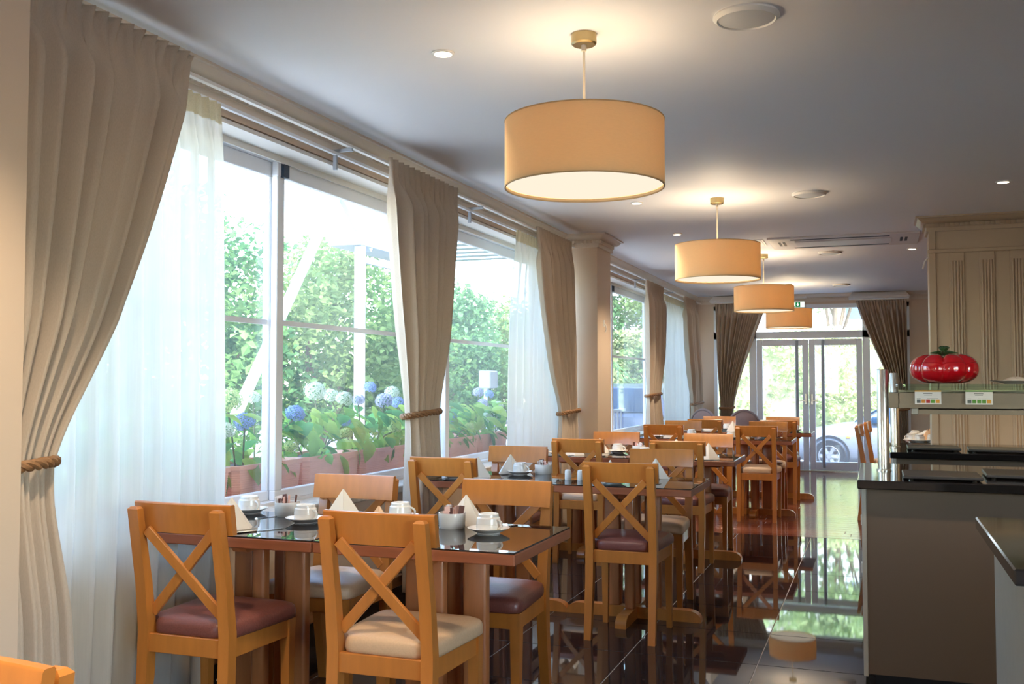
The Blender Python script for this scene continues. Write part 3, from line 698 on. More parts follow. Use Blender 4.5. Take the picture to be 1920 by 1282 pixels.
def build_cut(key):
    if key == 'knife':
        mb = MB().box(-.0045, .0045, -.10, -.005, 0, .006, bev=.002).prism([(-.0045, -.005), (.0045, -.005), (.008, .03), (.008, .085), (.0, .108), (-.004, .095)], 'z', .001, .003)
        o = obj('knife', mb, M['steel'])
    else:
        mb = MB().box(-.003, .003, -.10, .03, .001, .004, bev=.001).prism([(-.003, .03), (.003, .03), (.011, .05), (.011, .066), (-.011, .066), (-.011, .05)], 'z', .002, .0045)
        for k in range(4): mb.box(-.011+.0062*k, -.0075+.0062*k, .066, .1, .002, .0045)
        mb.box(-.005, .005, -.1, -.07, 0, .004, bev=.001); o = obj('fork', mb, M['steel'], smooth=False)
    return tag(o, '', 'cutlery')
cutp = placer(build_cut)
def build_bowl(key):
    t = thing('sugar_bowl', '', 'bowl')
    obj('bowl', MB().lathe([(0, 0), (.047, 0), (.050, .004), (.052, .055), (.051, .058), (.048, .057), (.046, .02), (0, .012)], 36, (0, 0, 0), False, False), M['china'], t, ang=35)
    rnd = random.Random(4)
    for k in range(13):
        a = rnd.uniform(0, 2*PI); r = rnd.uniform(.004, .032); x, y = r*math.cos(a), r*math.sin(a)
        h = rnd.uniform(.062, .092); ry = rnd.uniform(-.25, .25)
        obj('sachet', MB().box(-.011, .011, -.002, .002, .03, h, bev=.001), M['sachet'][k % 3], t, (x, y, 0), (ry*.6, ry, rnd.uniform(0, PI)), smooth=False)
    return t
bwlp = placer(build_bowl)
def build_shaker(key):
    t = thing('shaker', '', 'shaker')
    obj('body', MB().lathe([(0, 0), (.017, 0), (.019, .006), (.018, .045), (.016, .054), (.010, .058), (0, .059)], 24, (0, 0, 0), False, False), M['china'], t, ang=40)
    obj('holes', MB().lathe([(.004, .0588), (.003, .0592)], 8), M['dark'], t)
    return t
shkp = placer(build_shaker)
TN = ['nearest table', 'second table', 'third table', 'fourth table', 'farthest table']
CUPS = [(-1.341, 3.42), (-2.12, 3.43), (-1.80, 3.62), (-2.50, 3.60)], [(-2.016, 5.66), (-1.36, 5.34), (-1.55, 5.72), (-2.3, 5.33)], [(-1.92, 7.68), (-1.30, 7.70), (-1.62, 7.3), (-2.3, 7.32)], [(-1.80, 10.33), (-1.05, 10.28), (-1.35, 9.98), (-2.1, 9.98)], [(-1.65, 11.85), (-.88, 11.80), (-1.2, 11.55), (-1.95, 11.55)]
PL = [('aisle-side place', 'window-side place', 'middle', 'window end'), ('window-side place', 'aisle-side place', 'middle far side', 'window end'), ('window-side far place', 'aisle-side far place', 'middle', 'window end'), ('window-side far place', 'aisle-side far place', 'middle', 'window end'), ('window-side far place', 'aisle-side far place', 'middle', 'window end')]
rnd = random.Random(11)
for ti in range(5):
    for ci, (x, y) in enumerate(CUPS[ti]):
        z = TZ+.0003
        saup('a', (x, y, z), 0, 'white saucer under the %s cup on the %s' % (PL[ti][ci], TN[ti]), 'saucers')
        cupp('a', (x, y, z+.0095), -.35+rnd.uniform(-.4, .4), 'upside-down white cup on saucer, %s of the %s' % (PL[ti][ci], TN[ti]), 'upside-down cups')
NAPS = [[(-2.30, 3.20, 'w', .35), (-1.505, 3.60, 'w', -.1), (-2.06, 3.62, 'w', .5), (-1.66, 3.17, 'peach', .2)],
        [(-2.20, 5.44, 'w', .2), (-2.10, 5.72, 'w', .6), (-1.20, 5.70, 'w', .1), (-1.42, 5.50, 'w', 1.4)],
        [(-2.05, 7.62, 'w', .6), (-1.15, 7.3, 'w', .2), (-1.46, 7.7, 'w', .2), (-2.18, 7.35, 'w', .4)],
        [(-1.95, 10.35, 'w', .4), (-1.25, 10.05, 'w', .9), (-1.95, 9.98, 'w', .3)],
        [(-1.55, 11.6, 'w', .4), (-1.0, 11.65, 'w', .2), (-1.85, 11.85, 'w', .1)]]
NPL = ['window end', 'beside the sugar bowl', 'far window side', 'front aisle side']
for ti, L in enumerate(NAPS):
    for k, (x, y, m, r) in enumerate(L):
        napp(m, (x, y, TZ), r, ('%s folded paper napkin standing on the %s, %s' % ('peach' if m == 'peach' else 'white', TN[ti], NPL[k])), 'folded napkins')
bwlp('a', (-1.522, 3.50, TZ), .3, 'white bowl of sugar sachets on the aisle half of the nearest table', 'sugar bowls')
bwlp('a', (-2.30, 3.58, TZ), 1.3, 'white bowl of sugar sachets on the window half of the nearest table', 'sugar bowls')
bwlp('a', (-1.90, 5.75, TZ), 2.3, 'white bowl of sugar sachets on the second table', 'sugar bowls')
bwlp('a', (-1.76, 7.72, TZ), 3.3, 'white bowl of sugar sachets on the third table', 'sugar bowls')
shkp('a', (-1.653, 5.45, TZ), 0, 'white shaker on second table, left one of the pair', 'shakers')
shkp('a', (-1.58, 5.45, TZ), 0, 'white shaker on second table, right one of the pair', 'shakers')
shkp('a', (-1.70, 7.55, TZ), 0, 'white shaker by the sugar bowl on third table', 'shakers')
CUT = []
for ti, (xa, xb, yc) in enumerate(((-2.2, -1.466, 3.36), (-2.2, -1.28, 5.5), (-2.04, -1.29, 7.5), (-1.95, -1.08, 10.16), (-1.8, -1.02, 11.72))):
    for xi, xx in enumerate((xa, xb)):
        for fi, s in enumerate((-1, 1)):
            y = yc+s*.19; side = ('window-side ', 'aisle-side ')[xi]+('front', 'back')[fi]
            if ti == 0 and xi == 0 and fi == 0:
                kx, fx = -2.16, -2.44
            elif ti == 0 and xi == 1 and fi == 0: kx, fx = -1.54, -1.78
            else: kx, fx = xx+s*-.12, xx+s*.12
            cutp('knife', (kx, y, TZ), (0 if s < 0 else PI)-.5, 'steel knife at the %s place of the %s' % (side, TN[ti]), 'table knives')
            cutp('fork', (fx, y, TZ), (0 if s < 0 else PI)-.35, 'steel fork at the %s place of the %s' % (side, TN[ti]), 'table forks')
for k, (x, y) in enumerate(((.37, 10.03), (.48, 10.05), (.40, 10.2), (.52, 10.22), (.43, 10.40), (.55, 10.42), (.36, 10.85), (.48, 10.9), (.30, 10.12), (.33, 10.36))):
    wh = ('front left', 'front right', 'second row left', 'second row right', 'third row left', 'third row right', 'back row left', 'back row right', 'outer left front', 'outer left rear')[k]
    saup('a', (x, y, TZ), 0, 'saucer among crowded cups behind the buffet post, '+wh, 'saucers behind the buffet post')
    cupp('a', (x, y, TZ+.0098), rnd.uniform(0, 6), 'white cup on crowded table behind the buffet post, '+wh, 'cups behind the buffet post')
for x, y, wh in ((.445, 10.13, 'front one'), (.475, 10.31, 'rear one')):
    napp('peach', (x, y, TZ), .4, 'peach napkin among crowded cups behind the buffet post, '+wh, 'napkins behind the buffet post')
tag(obj('wall_hook', MB().tube([(-2.31, 8.74, 1.84), (-2.295, 8.74, 1.83), (-2.285, 8.74, 1.79), (-2.296, 8.74, 1.76)], .006).box(-2.31, -2.306, 8.72, 8.76, 1.81, 1.87), M['white']), 'small white hook on the aisle face of the middle pillar', 'hook')
tag(obj('cord', MB().tube([(-2.52, 3.44, .66), (-2.515, 3.43, .40), (-2.52, 3.45, .24), (-2.51, 3.46, .16), (-2.52, 3.42, .10), (-2.515, 3.48, .03)], .003, 6), M['white']), 'thin white pull cord hanging at the sheer curtain edge by nearest table', 'cord')
# ------------------------------------------------------------------ buffet counters
def counter(x0, x1, y0, y1, label, wl, m, zt=.90):
    t = thing('buffet_counter', label, 'counter', ((x0+x1)/2, (y0+y1)/2, 0)); cx, cy = (x0+x1)/2, (y0+y1)/2
    obj('cabinet', MB().box(x0+.035-cx, x1-cx, y0+.055-cy, y1-.03-cy, .10, zt-.037), m, t, smooth=False)
    obj('end_panel', MB().box(x0+.015-cx, x0+.034-cx, y0+.05-cy, y1-.03-cy, .09, zt-.037, bev=.002), M['counter2'], t)
    obj('plinth', MB().box(x0+.06-cx, x1-cx, y0+.11-cy, y1-.08-cy, 0, .10), M['dark'], t, smooth=False)
    tag(obj('worktop', MB().box(x0, x1, y0, y1, zt-.036, zt, bev=.004), M['blackstone']), wl, 'worktop')
    return t
c1 = counter(-.08, 3.4, 4.365, 5.32, 'brown fronted buffet counter at the aisle, under the tomato shelf', 'polished black worktop on the brown counter by the aisle', M['counter'])
obj('hinge', MB().box(-1.73, -1.723, -.35, -.31, .5, .54).box(-1.73, -1.723, -.35, -.31, .7, .74), M['chrome'], c1, smooth=False)
c2 = counter(.07, 3.4, 6.2, 7.2, 'grey second buffet counter behind the first', 'polished black worktop of the second counter, behind', M['counter'])
c3 = thing('buffet_counter', 'grey sided counter cut off at bottom right corner', 'counter', (1.8, 2.8, 0))
obj('cabinet', MB().box(.34-1.8, 1.6, 2.45-2.8, 3.20-2.8, .1, .863), M['counter2'], c3, smooth=False)
obj('end_panel', MB().box(.315-1.8, .338-1.8, 2.44-2.8, 3.225-2.8, .0, .863, bev=.002), M['counter2'], c3)
obj('plinth', MB().box(.4-1.8, 1.6, 2.52-2.8, 3.15-2.8, 0, .1), M['dark'], c3, smooth=False)
tag(obj('worktop', MB().box(.273, 3.4, 2.40, 3.30, .864, .90, bev=.004), M['blackstone']), 'polished black worktop corner at bottom right of the picture', 'worktop')
def gantry(px, py, x1, lab, z=1.295):
    t = thing('sneeze_guard', lab, 'sneeze guard', (px, py, .9)); zz = .9
    for k, x in enumerate((0, x1-px)):
        obj('post', MB().lathe([(.032, 0), (.032, .006), (.026, .008), (.026, 1.36-zz), (.024, 1.364-zz), (0, 1.364-zz)], 28, (x, 0, 0)), M['chrome'], t)
    obj('bracket', MB().box(.024, .068, -.024, .024, 1.187-zz, 1.258-zz, bev=.002), M['steelrail'], t)
    obj('rail', MB().box(.068, x1-px-.02, -.022, .022, 1.187-zz, 1.258-zz, bev=.003).box(.068, x1-px-.02, -.027, -.022, 1.187-zz, 1.207-zz), M['steelrail'], t)
    obj('glass_shelf', MB().box(.06, x1-px-.02, -.20, .26, 1.285-zz, 1.295-zz, bev=.002), M['gshelf'], t)
    obj('glass_lip', MB().box(.066, x1-px-.03, -.022, -.012, 1.258-zz, 1.285-zz), M['gshelf'], t, smooth=False)
    obj('lamp_housing', MB().box(.15, x1-px-.1, -.02, -.014, 1.160-zz, 1.187-zz).box(.15, x1-px-.1, .024, .03, 1.160-zz, 1.187-zz).box(.15, x1-px-.1, -.02, .03, 1.181-zz, 1.187-zz), M['steelrail'], t, smooth=False)
    obj('end_cap', MB().box(.122, .15, -.022, .032, 1.158-zz, 1.187-zz, bev=.003), M['counter2'], t)
    obj('lamp_tube', MB().box(.2, x1-px-.15, -.006, .016, 1.172-zz, 1.179-zz), M['heat'], t, smooth=False)
    return t
gantry(.027, 4.88, 3.1, 'steel post and glass shelf carrying the red tomato dish')
gantry(.105, 6.70, 3.1, 'second steel post and shelf on the counter behind')
def tray(x0, x1, y0, y1, rz, lab, tilt=.0):
    t = thing('serving_tray', lab, 'tray', ((x0+x1)/2, (y0+y1)/2, .9), rz, 'dark slate serving boards'); w_, d = x1-x0, y1-y0
    obj('board', MB().box(-w_/2, w_/2, -d/2, d/2, .006, .020, bev=.003), M['slate'], t)
    for sx in (-1, 1):
        for sy in (-1, 1): obj('foot', MB().lathe([(.008, 0), (.010, .006)], 10, (sx*(w_/2-.03), sy*(d/2-.03), 0)), M['chrome'], t)
    return t
tray(.10, .40, 4.43, 4.72, 0, 'dark slate tray on front counter, nearest its left end')
tray(.43, .78, 4.58, 4.90, -.03, 'dark slate tray on front counter, right of the other')
tray(.17, .46, 6.36, 6.66, 0, 'dark slate tray on second counter, left one')
tray(.50, .84, 6.30, 6.58, -.04, 'dark slate tray on second counter, right one')
tray(.55, .95, 2.62, 2.98, 0, 'dark slate tray on the corner counter at bottom right')
# tomato tureen
tm_ = thing('tureen', 'glossy red tomato shaped ceramic tureen with green stem on glass shelf', 'tureen', (.287, 4.86, 1.2955))
def tom(u0, u1, zs):
    rings = []; N = 112
    for k in range(zs+1):
        u = u0+(u1-u0)*k/zs; r0 = .146*math.sin(u)**.62; z0 = .066-.066*math.copysign(abs(math.cos(u))**.9, math.cos(u))*(1.0 if u < PI/2 else 1.12)
        ring = []
        for i in range(N):
            a = 2*PI*i/N; gro = (1-abs(math.sin(a*4+.4)))**2.2; lobe = 1-.10*gro*math.sin(u)**.5
            dip = (.03*math.exp(-((r0/.05)**2))+.016*gro*min(1, r0/.06)) if u > PI/2 else 0
            dip *= min(1, max(0, (u-PI/2)/.6))
            ring.append((r0*lobe*math.cos(a), r0*lobe*math.sin(a), z0-dip))
        rings.append(ring)
    return MB().loops(rings)
obj('bowl', tom(.22, 1.93, 24), M['tomato'], tm_, ang=80); obj('lid', tom(1.945, 3.10, 18), M['tomato'], tm_, ang=80)
st = MB()
for k in range(6):
    a = k*PI/3+.3; st.tube([(0, 0, .135), (.028*math.cos(a), .028*math.sin(a), .142), (.062*math.cos(a), .062*math.sin(a), .139)], .006, 6, rr=[.011, .008, .002])
st.lathe([(.013, .128), (.011, .145), (.018, .156), (.022, .164), (.016, .17), (0, .168)], 12)
for k in range(9):
    a = k*2*PI/9; st.lathe([(0, 0), (.006, .002), (.007, .007), (0, .012)], 8, (.017*math.cos(a), .017*math.sin(a), .158), False, False)
obj('stem', st, M['stem'], tm_)
pl = tag(obj('plate', MB().lathe([(0, 0), (.07, 0), (.075, .003), (.125, .014), (.127, .016), (.124, .0165), (.075, .007), (0, .006)], 44, (.60, 4.88, 1.2955), False, False), M['china'], ang=30), 'white plate on glass shelf right of tomato tureen', 'plate')
def lump(x, y, z, a, b, h, sd):
    r_ = random.Random(sd); mb = MB(); rings = []
    for k in range(8):
        u = k/7*PI/2*.97; rings.append([(x+a*math.cos(u)*math.cos(t)*(1+.12*math.sin(3*t+sd)), y+b*math.cos(u)*math.sin(t), z+h*math.sin(u)*(1+.15*math.sin(2*t+sd))) for t in np.linspace(0, 2*PI, 20, endpoint=False)])
    return mb.loops(rings)
tag(obj('cloth_napkin', lump(.575, 4.88, 1.303, .055, .05, .022, 1), M['napkin']), 'folded white cloth on the shelf plate, nearer the tomato', 'napkin')
tag(obj('cloth_napkin', lump(.665, 4.88, 1.308, .035, .05, .018, 3), M['napkin']), 'folded white cloth on the shelf plate, at the picture edge', 'napkin')
def card(x, lab, top, cols):
    t = thing('label_card', lab, 'card', (x, 4.84, 1.205), 0, 'food label cards on shelf rail')
    obj('sheet', MB().box(-.055, .055, -.002, .0, 0, .060), M['card'], t, smooth=False)
    obj('header_strip', MB().box(-.055, .055, -.0028, -.002, .0565, .0625), mat('strip', S(*top), .5), t, smooth=False)
    tx = MB()
    for k in range(9): tx.box(-.020+.0042*k, -.020+.0042*k+.0034, -.0026, -.002, .047, .0495)
    for k in range(8): tx.box(-.016+.0040*k, -.016+.0040*k+.0030, -.0026, -.002, .040, .0418)
    for k in range(10): tx.box(-.003+.0045*k, -.003+.0045*k+.0036, -.0026, -.002, .0255, .0268)
    for k in range(4): tx.box(-.047+.0042*k, -.047+.0042*k+.0032, -.0026, -.002, .0255, .0268)
    obj('printed_text', tx, M['dark'], t, smooth=False)
    for k, c in enumerate(cols):
        xx = -.047+.0196*k
        obj('icon_square', MB().box(xx, xx+.016, -.0028, -.002, .006, .021), mat('icon', S(*c), .5), t, smooth=False)
card(.217, 'white label card with orange top strip below the tomato tureen', (225, 165, 60), [(90, 96, 96), (226, 150, 60), (190, 50, 50), (100, 160, 60), (232, 160, 50)])
card(.425, 'white label card with green top strip right of the tomato tureen', (80, 140, 50), [(96, 104, 100), (90, 150, 55), (90, 150, 55), (90, 150, 55), (226, 160, 50)])

# ------------------------------------------------------------------ oval armchairs at the far end
def build_arm(key):
    t = thing('armchair', '', 'armchair', group='oval-back armchairs')
    def oval(rx, rz, y, z, n=36): return [(rx*math.cos(a), y, z+rz*math.sin(a)) for a in np.linspace(0, 2*PI, n, endpoint=False)]
    obj('back_frame', MB().tube(oval(.21, .24, 0, .70), .020, 8, closed=True), M['mauvewood'], t)
    obj('backrest', MB().loops([oval(.20, .23, -.012, .70), oval(.16, .19, -.03, .70), oval(.05, .06, -.036, .70)]).loops([oval(.20, .23, -.012, .70), oval(.2, .23, .012, .7), oval(.16, .19, .04, .70), oval(.05, .06, .05, .70)]), M['mauve'], t)
    N = 28
    obj('seat', MB().loops([[(s*.27*math.copysign(abs(math.cos(a))**.5, math.cos(a)), .26+s*.25*math.copysign(abs(math.sin(a))**.5, math.sin(a)), z) for a in np.linspace(0, 2*PI, N, endpoint=False)] for s, z in ((.97, .36), (1, .38), (1, .43), (.95, .46), (.6, .48), (.1, .485))]), M['mauve'], t)
    for sx in (-1, 1):
        obj('arm', MB().tube([(sx*.20, .02, .68), (sx*.26, .14, .66), (sx*.28, .30, .64), (sx*.27, .33, .60), (sx*.265, .30, .42)], .016, 8), M['mauvewood'], t)
        for y in (.03, .46): obj('leg', MB().lathe([(.012, 0), (.02, .2), (.024, .37)], 12, (sx*.22, y, 0)), M['mauvewood'], t)
    return t
arp = placer(build_arm)
arp('a', (-2.2, 13.55, 0), PI*.85, 'mauve oval-back armchair in far corner, nearer the window curtain', 'oval-back armchairs')
arp('a', (-1.62, 13.2, 0), PI*.1, 'mauve oval-back armchair turned away, nearer the glass door', 'oval-back armchairs')

# ------------------------------------------------------------------ outside
GZ = -.45
struct('ground', MB().box(-60, 60, -25, 80, GZ-.2, GZ), M['ground'], smooth=False)
struct('wall_terrace', MB().box(-3.75, -2.96, 1.0, 9.0, GZ, .68), M['build'], smooth=False)
struct('road', MB().box(-30, 30, 15.9, 60, GZ, GZ+.02), M['asphalt'], smooth=False)
PLY = [2.57+.66*k for k in range(9)]
def build_planter(key):
    t = thing('planter', '', 'planter')
    L, X, H = .315, .15, .2; q = .03
    def ring(s, z): 
        a, b = L*s, X*s; return [(b-q, -a, z), (b, -a+q, z), (b, a-q, z), (b-q, a, z), (-b+q, a, z), (-b, a-q, z), (-b, -a+q, z), (-b+q, -a, z)]
    rings = [ring(.93, 0)]
    for k in range(14):
        z = .012+k*.0115; s = .93+.07*(z/H); rings += [ring(s, z), ring(s+.006, z+.003), ring(s+.006, z+.006), ring(s, z+.0085)]
    rings += [ring(.995, .178)]
    obj('box', MB().loops(rings, True, False), M['terracotta'], t, ang=20)
    obj('rim', MB().loops([ring(1.0, .176), ring(1.025, .178), ring(1.03, .2), ring(.94, .2), ring(.93, .17)], False, False), M['terracotta'], t, ang=20)
    obj('soil', MB().loops([ring(.92, .165), ring(.95, .18)]), M['soil'], t)
    return t
plp = placer(build_planter)
pnames = ['first', 'second', 'third', 'fourth', 'fifth', 'sixth', 'seventh', 'eighth', 'ninth']
for k, y in enumerate(PLY):
    plp('a', (-3.17, y, .681), 0, 'ribbed terracotta window box, %s along the ledge from the left' % pnames[k], 'terracotta window boxes')
def flower_mesh(r, m, sd):
    r_ = random.Random(sd); V = []; F = []
    n = 78; g = PI*(3-5**.5)
    for i in range(n):
        z = 1-1.75*(i+.5)/n; rad = math.sqrt(max(0, 1-z*z)); a = g*i
        d = Vector((rad*math.cos(a), rad*math.sin(a), z*.85)); c = d*r*r_.uniform(.84, 1.06); nrm_ = d.normalized()
        t = nrm_.orthogonal().normalized(); b = nrm_.cross(t); ro = r_.uniform(0, PI)
        s = r*.23
        for p in range(4):
            an = ro+p*PI/2; u = t*math.cos(an)+b*math.sin(an); v = nrm_.cross(u)
            i0 = len(V); V += [c, c+u*s*.6+v*s*.42+nrm_*s*.12, c+u*s*1.05+nrm_*s*.22, c+u*s*.6-v*s*.42+nrm_*s*.12]; F.append((i0, i0+1, i0+2, i0+3))
    # dense core
    me = bpy.data.meshes.new('flower_head'); i0 = len(V)
    for k in range(7):
        for j in range(12):
            u = PI*(k+.02)/6.04; a = 2*PI*j/12; V.append(Vector((math.sin(u)*math.cos(a), math.sin(u)*math.sin(a), math.cos(u)*.85))*r*.66)
    for k in range(6):
        for j in range(12): F.append((i0+k*12+j, i0+k*12+(j+1) % 12, i0+(k+1)*12+(j+1) % 12, i0+(k+1)*12+j))
    me.from_pydata(V, [], F); me.materials.append(m); me.materials.append(M['hleaf'][1]); me.polygons.foreach_set('material_index', [0 if k < 4*n else 1 for k in range(len(F))]); return me
FM = {c: [flower_mesh(1, M['h'+c], s) for s in (1, 2)] for c in 'bgpl'}
def leaf_mesh(m, L=.15, W=.105, droop=.35):
    V = []; F = []; n = 7
    for i in range(n+1):
        t = i/n; w_ = W/2*(math.sin(PI*min(1, t*.92+.06))**.8)*(1-.25*t); ser = 1+(.08 if i % 2 else -.04)
        z = -droop*L*t*t; V += [(-w_*ser, L*t, z+.18*w_), (0, L*t, z-.10*w_), (w_*ser, L*t, z+.18*w_)]
    V[-3] = V[-1] = V[-2]
    for i in range(n):
        a = i*3; F += [(a, a+1, a+4, a+3), (a+1, a+2, a+5, a+4)]
    me = bpy.data.meshes.new('leaf'); me.from_pydata(V, [], F); me.materials.append(m); me.polygons.foreach_set('use_smooth', [True]*len(F)); return me
LM = [leaf_mesh(m, L, L*.72, d) for m in M['hleaf'] for L, d in ((.14, .6), (.11, .35))]
HEADS = [('g', -3.08, 4.24, 1.21, 0.073),('p', -3.04, 4.16, 1.06, 0.053),('b', -3.04, 4.33, 1.1, 0.055),('p', -3.3, 4.78, 1.22, 0.039),('p', -3.3, 4.98, 1.21, 0.043),('b', -3.04, 4.8, 1.13, 0.053),('p', -3.2, 5.27, 1.25, 0.065),('p', -3.3, 5.63, 1.22, 0.048),('p', -3.15, 5.54, 1.2, 0.054),('b', -3.35, 6.25, 1.27, 0.045),('l', -3.2, 5.81, 1.19, 0.042),('l', -3.15, 6.08, 1.18, 0.058),('p', -3.35, 6.59, 1.23, 0.055),('b', -3.08, 5.43, 1.06, 0.033),('g', -3.06, 5.4, 0.99, 0.043),('g', -3.06, 6.06, 1.0, 0.047),('b', -3.3, 6.58, 1.16, 0.047),('g', -3.05, 4.78, 0.95, 0.041),('p', -3.25, 7.24, 1.26, 0.051),('p', -3.1, 6.96, 1.11, 0.053),('b', -3.05, 6.99, 1.04, 0.045),('l', -3.25, 8.03, 1.22, 0.046),('b', -3.25, 8.29, 1.2, 0.043),('l', -3.2, 8.02, 1.13, 0.042),('p', -3.1, 7.85, 1.01, 0.05),('g', -3.05, 7.35, 0.95, 0.042),('g', -3.05, 7.58, 0.95, 0.044),('p', -3.2, 8.4, 1.1, 0.043),('p', -3.2, 6.87, 1.13, 0.048),('b', -3.3, 6.89, 1.25, 0.049),('p', -3.1, 3.95, 1.19, 0.051),('b', -3.1, 3.76, 1.17, 0.049),('p', -3.1, 3.42, 1.16, 0.05),('p', -3.1, 2.6, 1.16, 0.05),('b', -3.1, 2.8, 1.12, 0.05)]
hr = random.Random(5)
hyd = []
HL = ['hydrangea with pale heads behind the big curtain', 'hydrangea seen faintly through the wide sheer curtain', 'hydrangea with large green head and blue head beside sheer curtain edge', 'hydrangea with blue head just right of window post', 'hydrangea with tall pale green head and small blue head', 'hydrangea with lilac heads below the white outdoor post', 'hydrangea behind the mid-window tied curtain', 'hydrangea right of the mid-window curtain with green heads', 'hydrangea with lilac heads beside the narrow sheer curtain']
for k, y in enumerate(PLY):
    hyd.append(thing('hydrangea', HL[k], 'plant', (-3.17, y, .86), 0, 'hydrangeas along the window ledge'))
for i, (c, x, y, z, r) in enumerate(HEADS):
    k = min(range(9), key=lambda q: abs(PLY[q]-y)); h = hyd[k]
    o = link('flower_head', FM[c][i % 2], h, (x+3.17, y-PLY[k], z-.86)); o.scale = (r, r, r); o.rotation_euler = (hr.uniform(-.2, .2), .25, hr.uniform(0, 6))
    o['label'] = {'b': 'blue flower head', 'g': 'green flower head', 'p': 'pale cream flower head', 'l': 'lilac flower head'}[c]
    b = Vector((hr.uniform(-.05, .05), (y-PLY[k])*.5, 0)); e = Vector((x+3.17, y-PLY[k], z-.86-r*.5))
    obj('stem', MB().tube([b, b.lerp(e, .5)+Vector((0, 0, .03)), e], .005, 5), M['hstem'], h)
for k, h in enumerate(hyd):
    for i in range(60):
        t = hr.random(); x = hr.uniform(-.10, .15); y = hr.uniform(-.36, .36); z = -.01+.30*t
        o = link('leaf', LM[hr.randrange(len(LM))], h, (x, y, z))
        az = hr.gauss(-PI/2, 1.0); s = hr.uniform(.7, 1.2); o.scale = (s, s, s)
        o.rotation_euler = (hr.uniform(-.9, .35), hr.uniform(-.4, .4), az)

def leaf_cloud(name, pts, size, m, sd, parent=None, jitter=.5, cyl=False):
    """many folded leaves at the given points: real geometry, one object"""
    rs = np.random.RandomState(sd); n = len(pts); P = np.asarray(pts, float)
    nv = rs.normal(size=(n, 3)); nv[:, 2] = np.abs(nv[:, 2])+.5; nv /= np.linalg.norm(nv, axis=1)[:, None]
    t = np.cross(nv, rs.normal(size=(n, 3))); t /= np.linalg.norm(t, axis=1)[:, None]; b = np.cross(nv, t)
    s = size*rs.uniform(.6, 1.3, (n, 1))
    v = np.stack([P-t*s*.5, P+b*s*.34+nv*s*.10, P+t*s*.5-nv*s*.08, P-b*s*.34+nv*s*.10], 1).reshape(-1, 3)
    f = np.arange(n*4).reshape(n, 4); f = np.concatenate([f[:, [0, 1, 2]], f[:, [0, 2, 3]]], 0)
    me = bpy.data.meshes.new(name); me.from_pydata(v.tolist(), [], f.tolist()); me.materials.append(m)
    o = link(name, me, parent); o['kind'] = 'stuff'; return o
def tree(x, y, H, R, label, m, sd, n=9000, size=.115, group='garden trees', trunk=.09, low=.25, bark=None):
    rs = np.random.RandomState(sd); rr = random.Random(sd)
    t = thing('tree', label, 'tree', (x, y, GZ), 0, group)
    cl = []; mb = MB(); base = Vector((0, 0, 0))
    for k in range(9):
        a = rr.uniform(0, 2*PI); rad = R*rr.uniform(.25, .8); z = H*rr.uniform(low+.08, .9); e = Vector((rad*math.cos(a), rad*math.sin(a), z))
        j = Vector((rr.uniform(-.1, .1), rr.uniform(-.1, .1), z*.45)); mid = j.lerp(e, .5)+Vector((rr.uniform(-.2, .2), rr.uniform(-.2, .2), .12))
        mb.tube([base, j*.6, j, mid, e], .03, 6, rr=[trunk*.7, trunk*.55, trunk*.42, trunk*.28, .008]); cl.append(e)
    obj('trunk', mb, bark or M['bark'], t)
    for k in range(26):
        a = rr.uniform(0, 2*PI); z = rr.uniform(low, .92); pr = R*math.sin(PI*min(.97, (z-low*.5)/(1-low*.5)*.75+.22))**.6
        cl.append(Vector((pr*math.cos(a)*rr.uniform(.5, 1), pr*math.sin(a)*rr.uniform(.5, 1), z*H)))
    cl.append(Vector((0, 0, H*.95)))
    C = np.array([tuple(c) for c in cl]); idx = rs.randint(0, len(C), n)
    d = rs.normal(size=(n, 3)); d /= np.linalg.norm(d, axis=1)[:, None]; d *= (rs.uniform(0, 1, (n, 1))**.45)*R*.42*rs.uniform(.6, 1.2, (len(C), 1))[idx]
    d[:, 2] *= .8; P = C[idx]+d; P = P[(P[:, 2] > .1)]
    leaf_cloud('foliage', P, size, m, sd+1, t); return t
TR = [(-7.6, 8.3, 3.7, 1.7), (-8.2, 10.4, 4.15, 1.7), (-7.6, 12.6, 3.75, 1.6), (-8.2, 14.8, 3.9, 1.7), (-7.5, 17.0, 3.5, 1.6), (-8.0, 19.3, 3.5, 1.7), (-7.4, 21.6, 3.4, 1.6), (-7.2, 5.6, 4.0, 1.8)]
TL = ['leafy garden tree seen through the sheer curtain edge', 'tall leafy garden tree left of the window post', 'leafy garden tree behind the white diagonal brace', 'leafy garden tree right of the white outdoor post', 'leafy garden tree left of mid-window curtain', 'leafy garden tree right of mid-window curtain', 'farthest leafy garden tree by the narrow sheer curtain', 'leafy garden tree behind the wide sheer curtain']
for k, (x, y, H, R) in enumerate(TR): tree(x, y, H, R, TL[k], M['foli'][k % 3], 30+k)
tree(-7.2, 25.5, 8.5, 1.3, 'tall dark evergreen with pale trunk seen past the pillar', M['foli'][1], 61, 6000, .16, None, .22, .2, M['palebark'])
tree(-5.6, 26.5, 9.0, 1.2, 'tall bright evergreen beside the pale-trunked one past the pillar', M['foli'][2], 62, 6000, .15, None, .12, .05)
tree(-5.0, 23.5, 2.7, 1.3, 'low bushy shrub behind the parked hatchback', M['foli'][2], 63, 4500, .12, None, .05, .1)
for k, (x, y) in enumerate(((-5.5, 31.5), (-1.2, 32.5), (2.6, 31))): tree(x, y, 8.2, 2.3, ['tall tree above the hedge, toward the window side', 'tall tree above the hedge, middle one', 'tall tree above the hedge, toward the counter side'][k], M['palefoli'], 70+k, 4200, .22, 'tall trees behind the hedge', .16, .56)
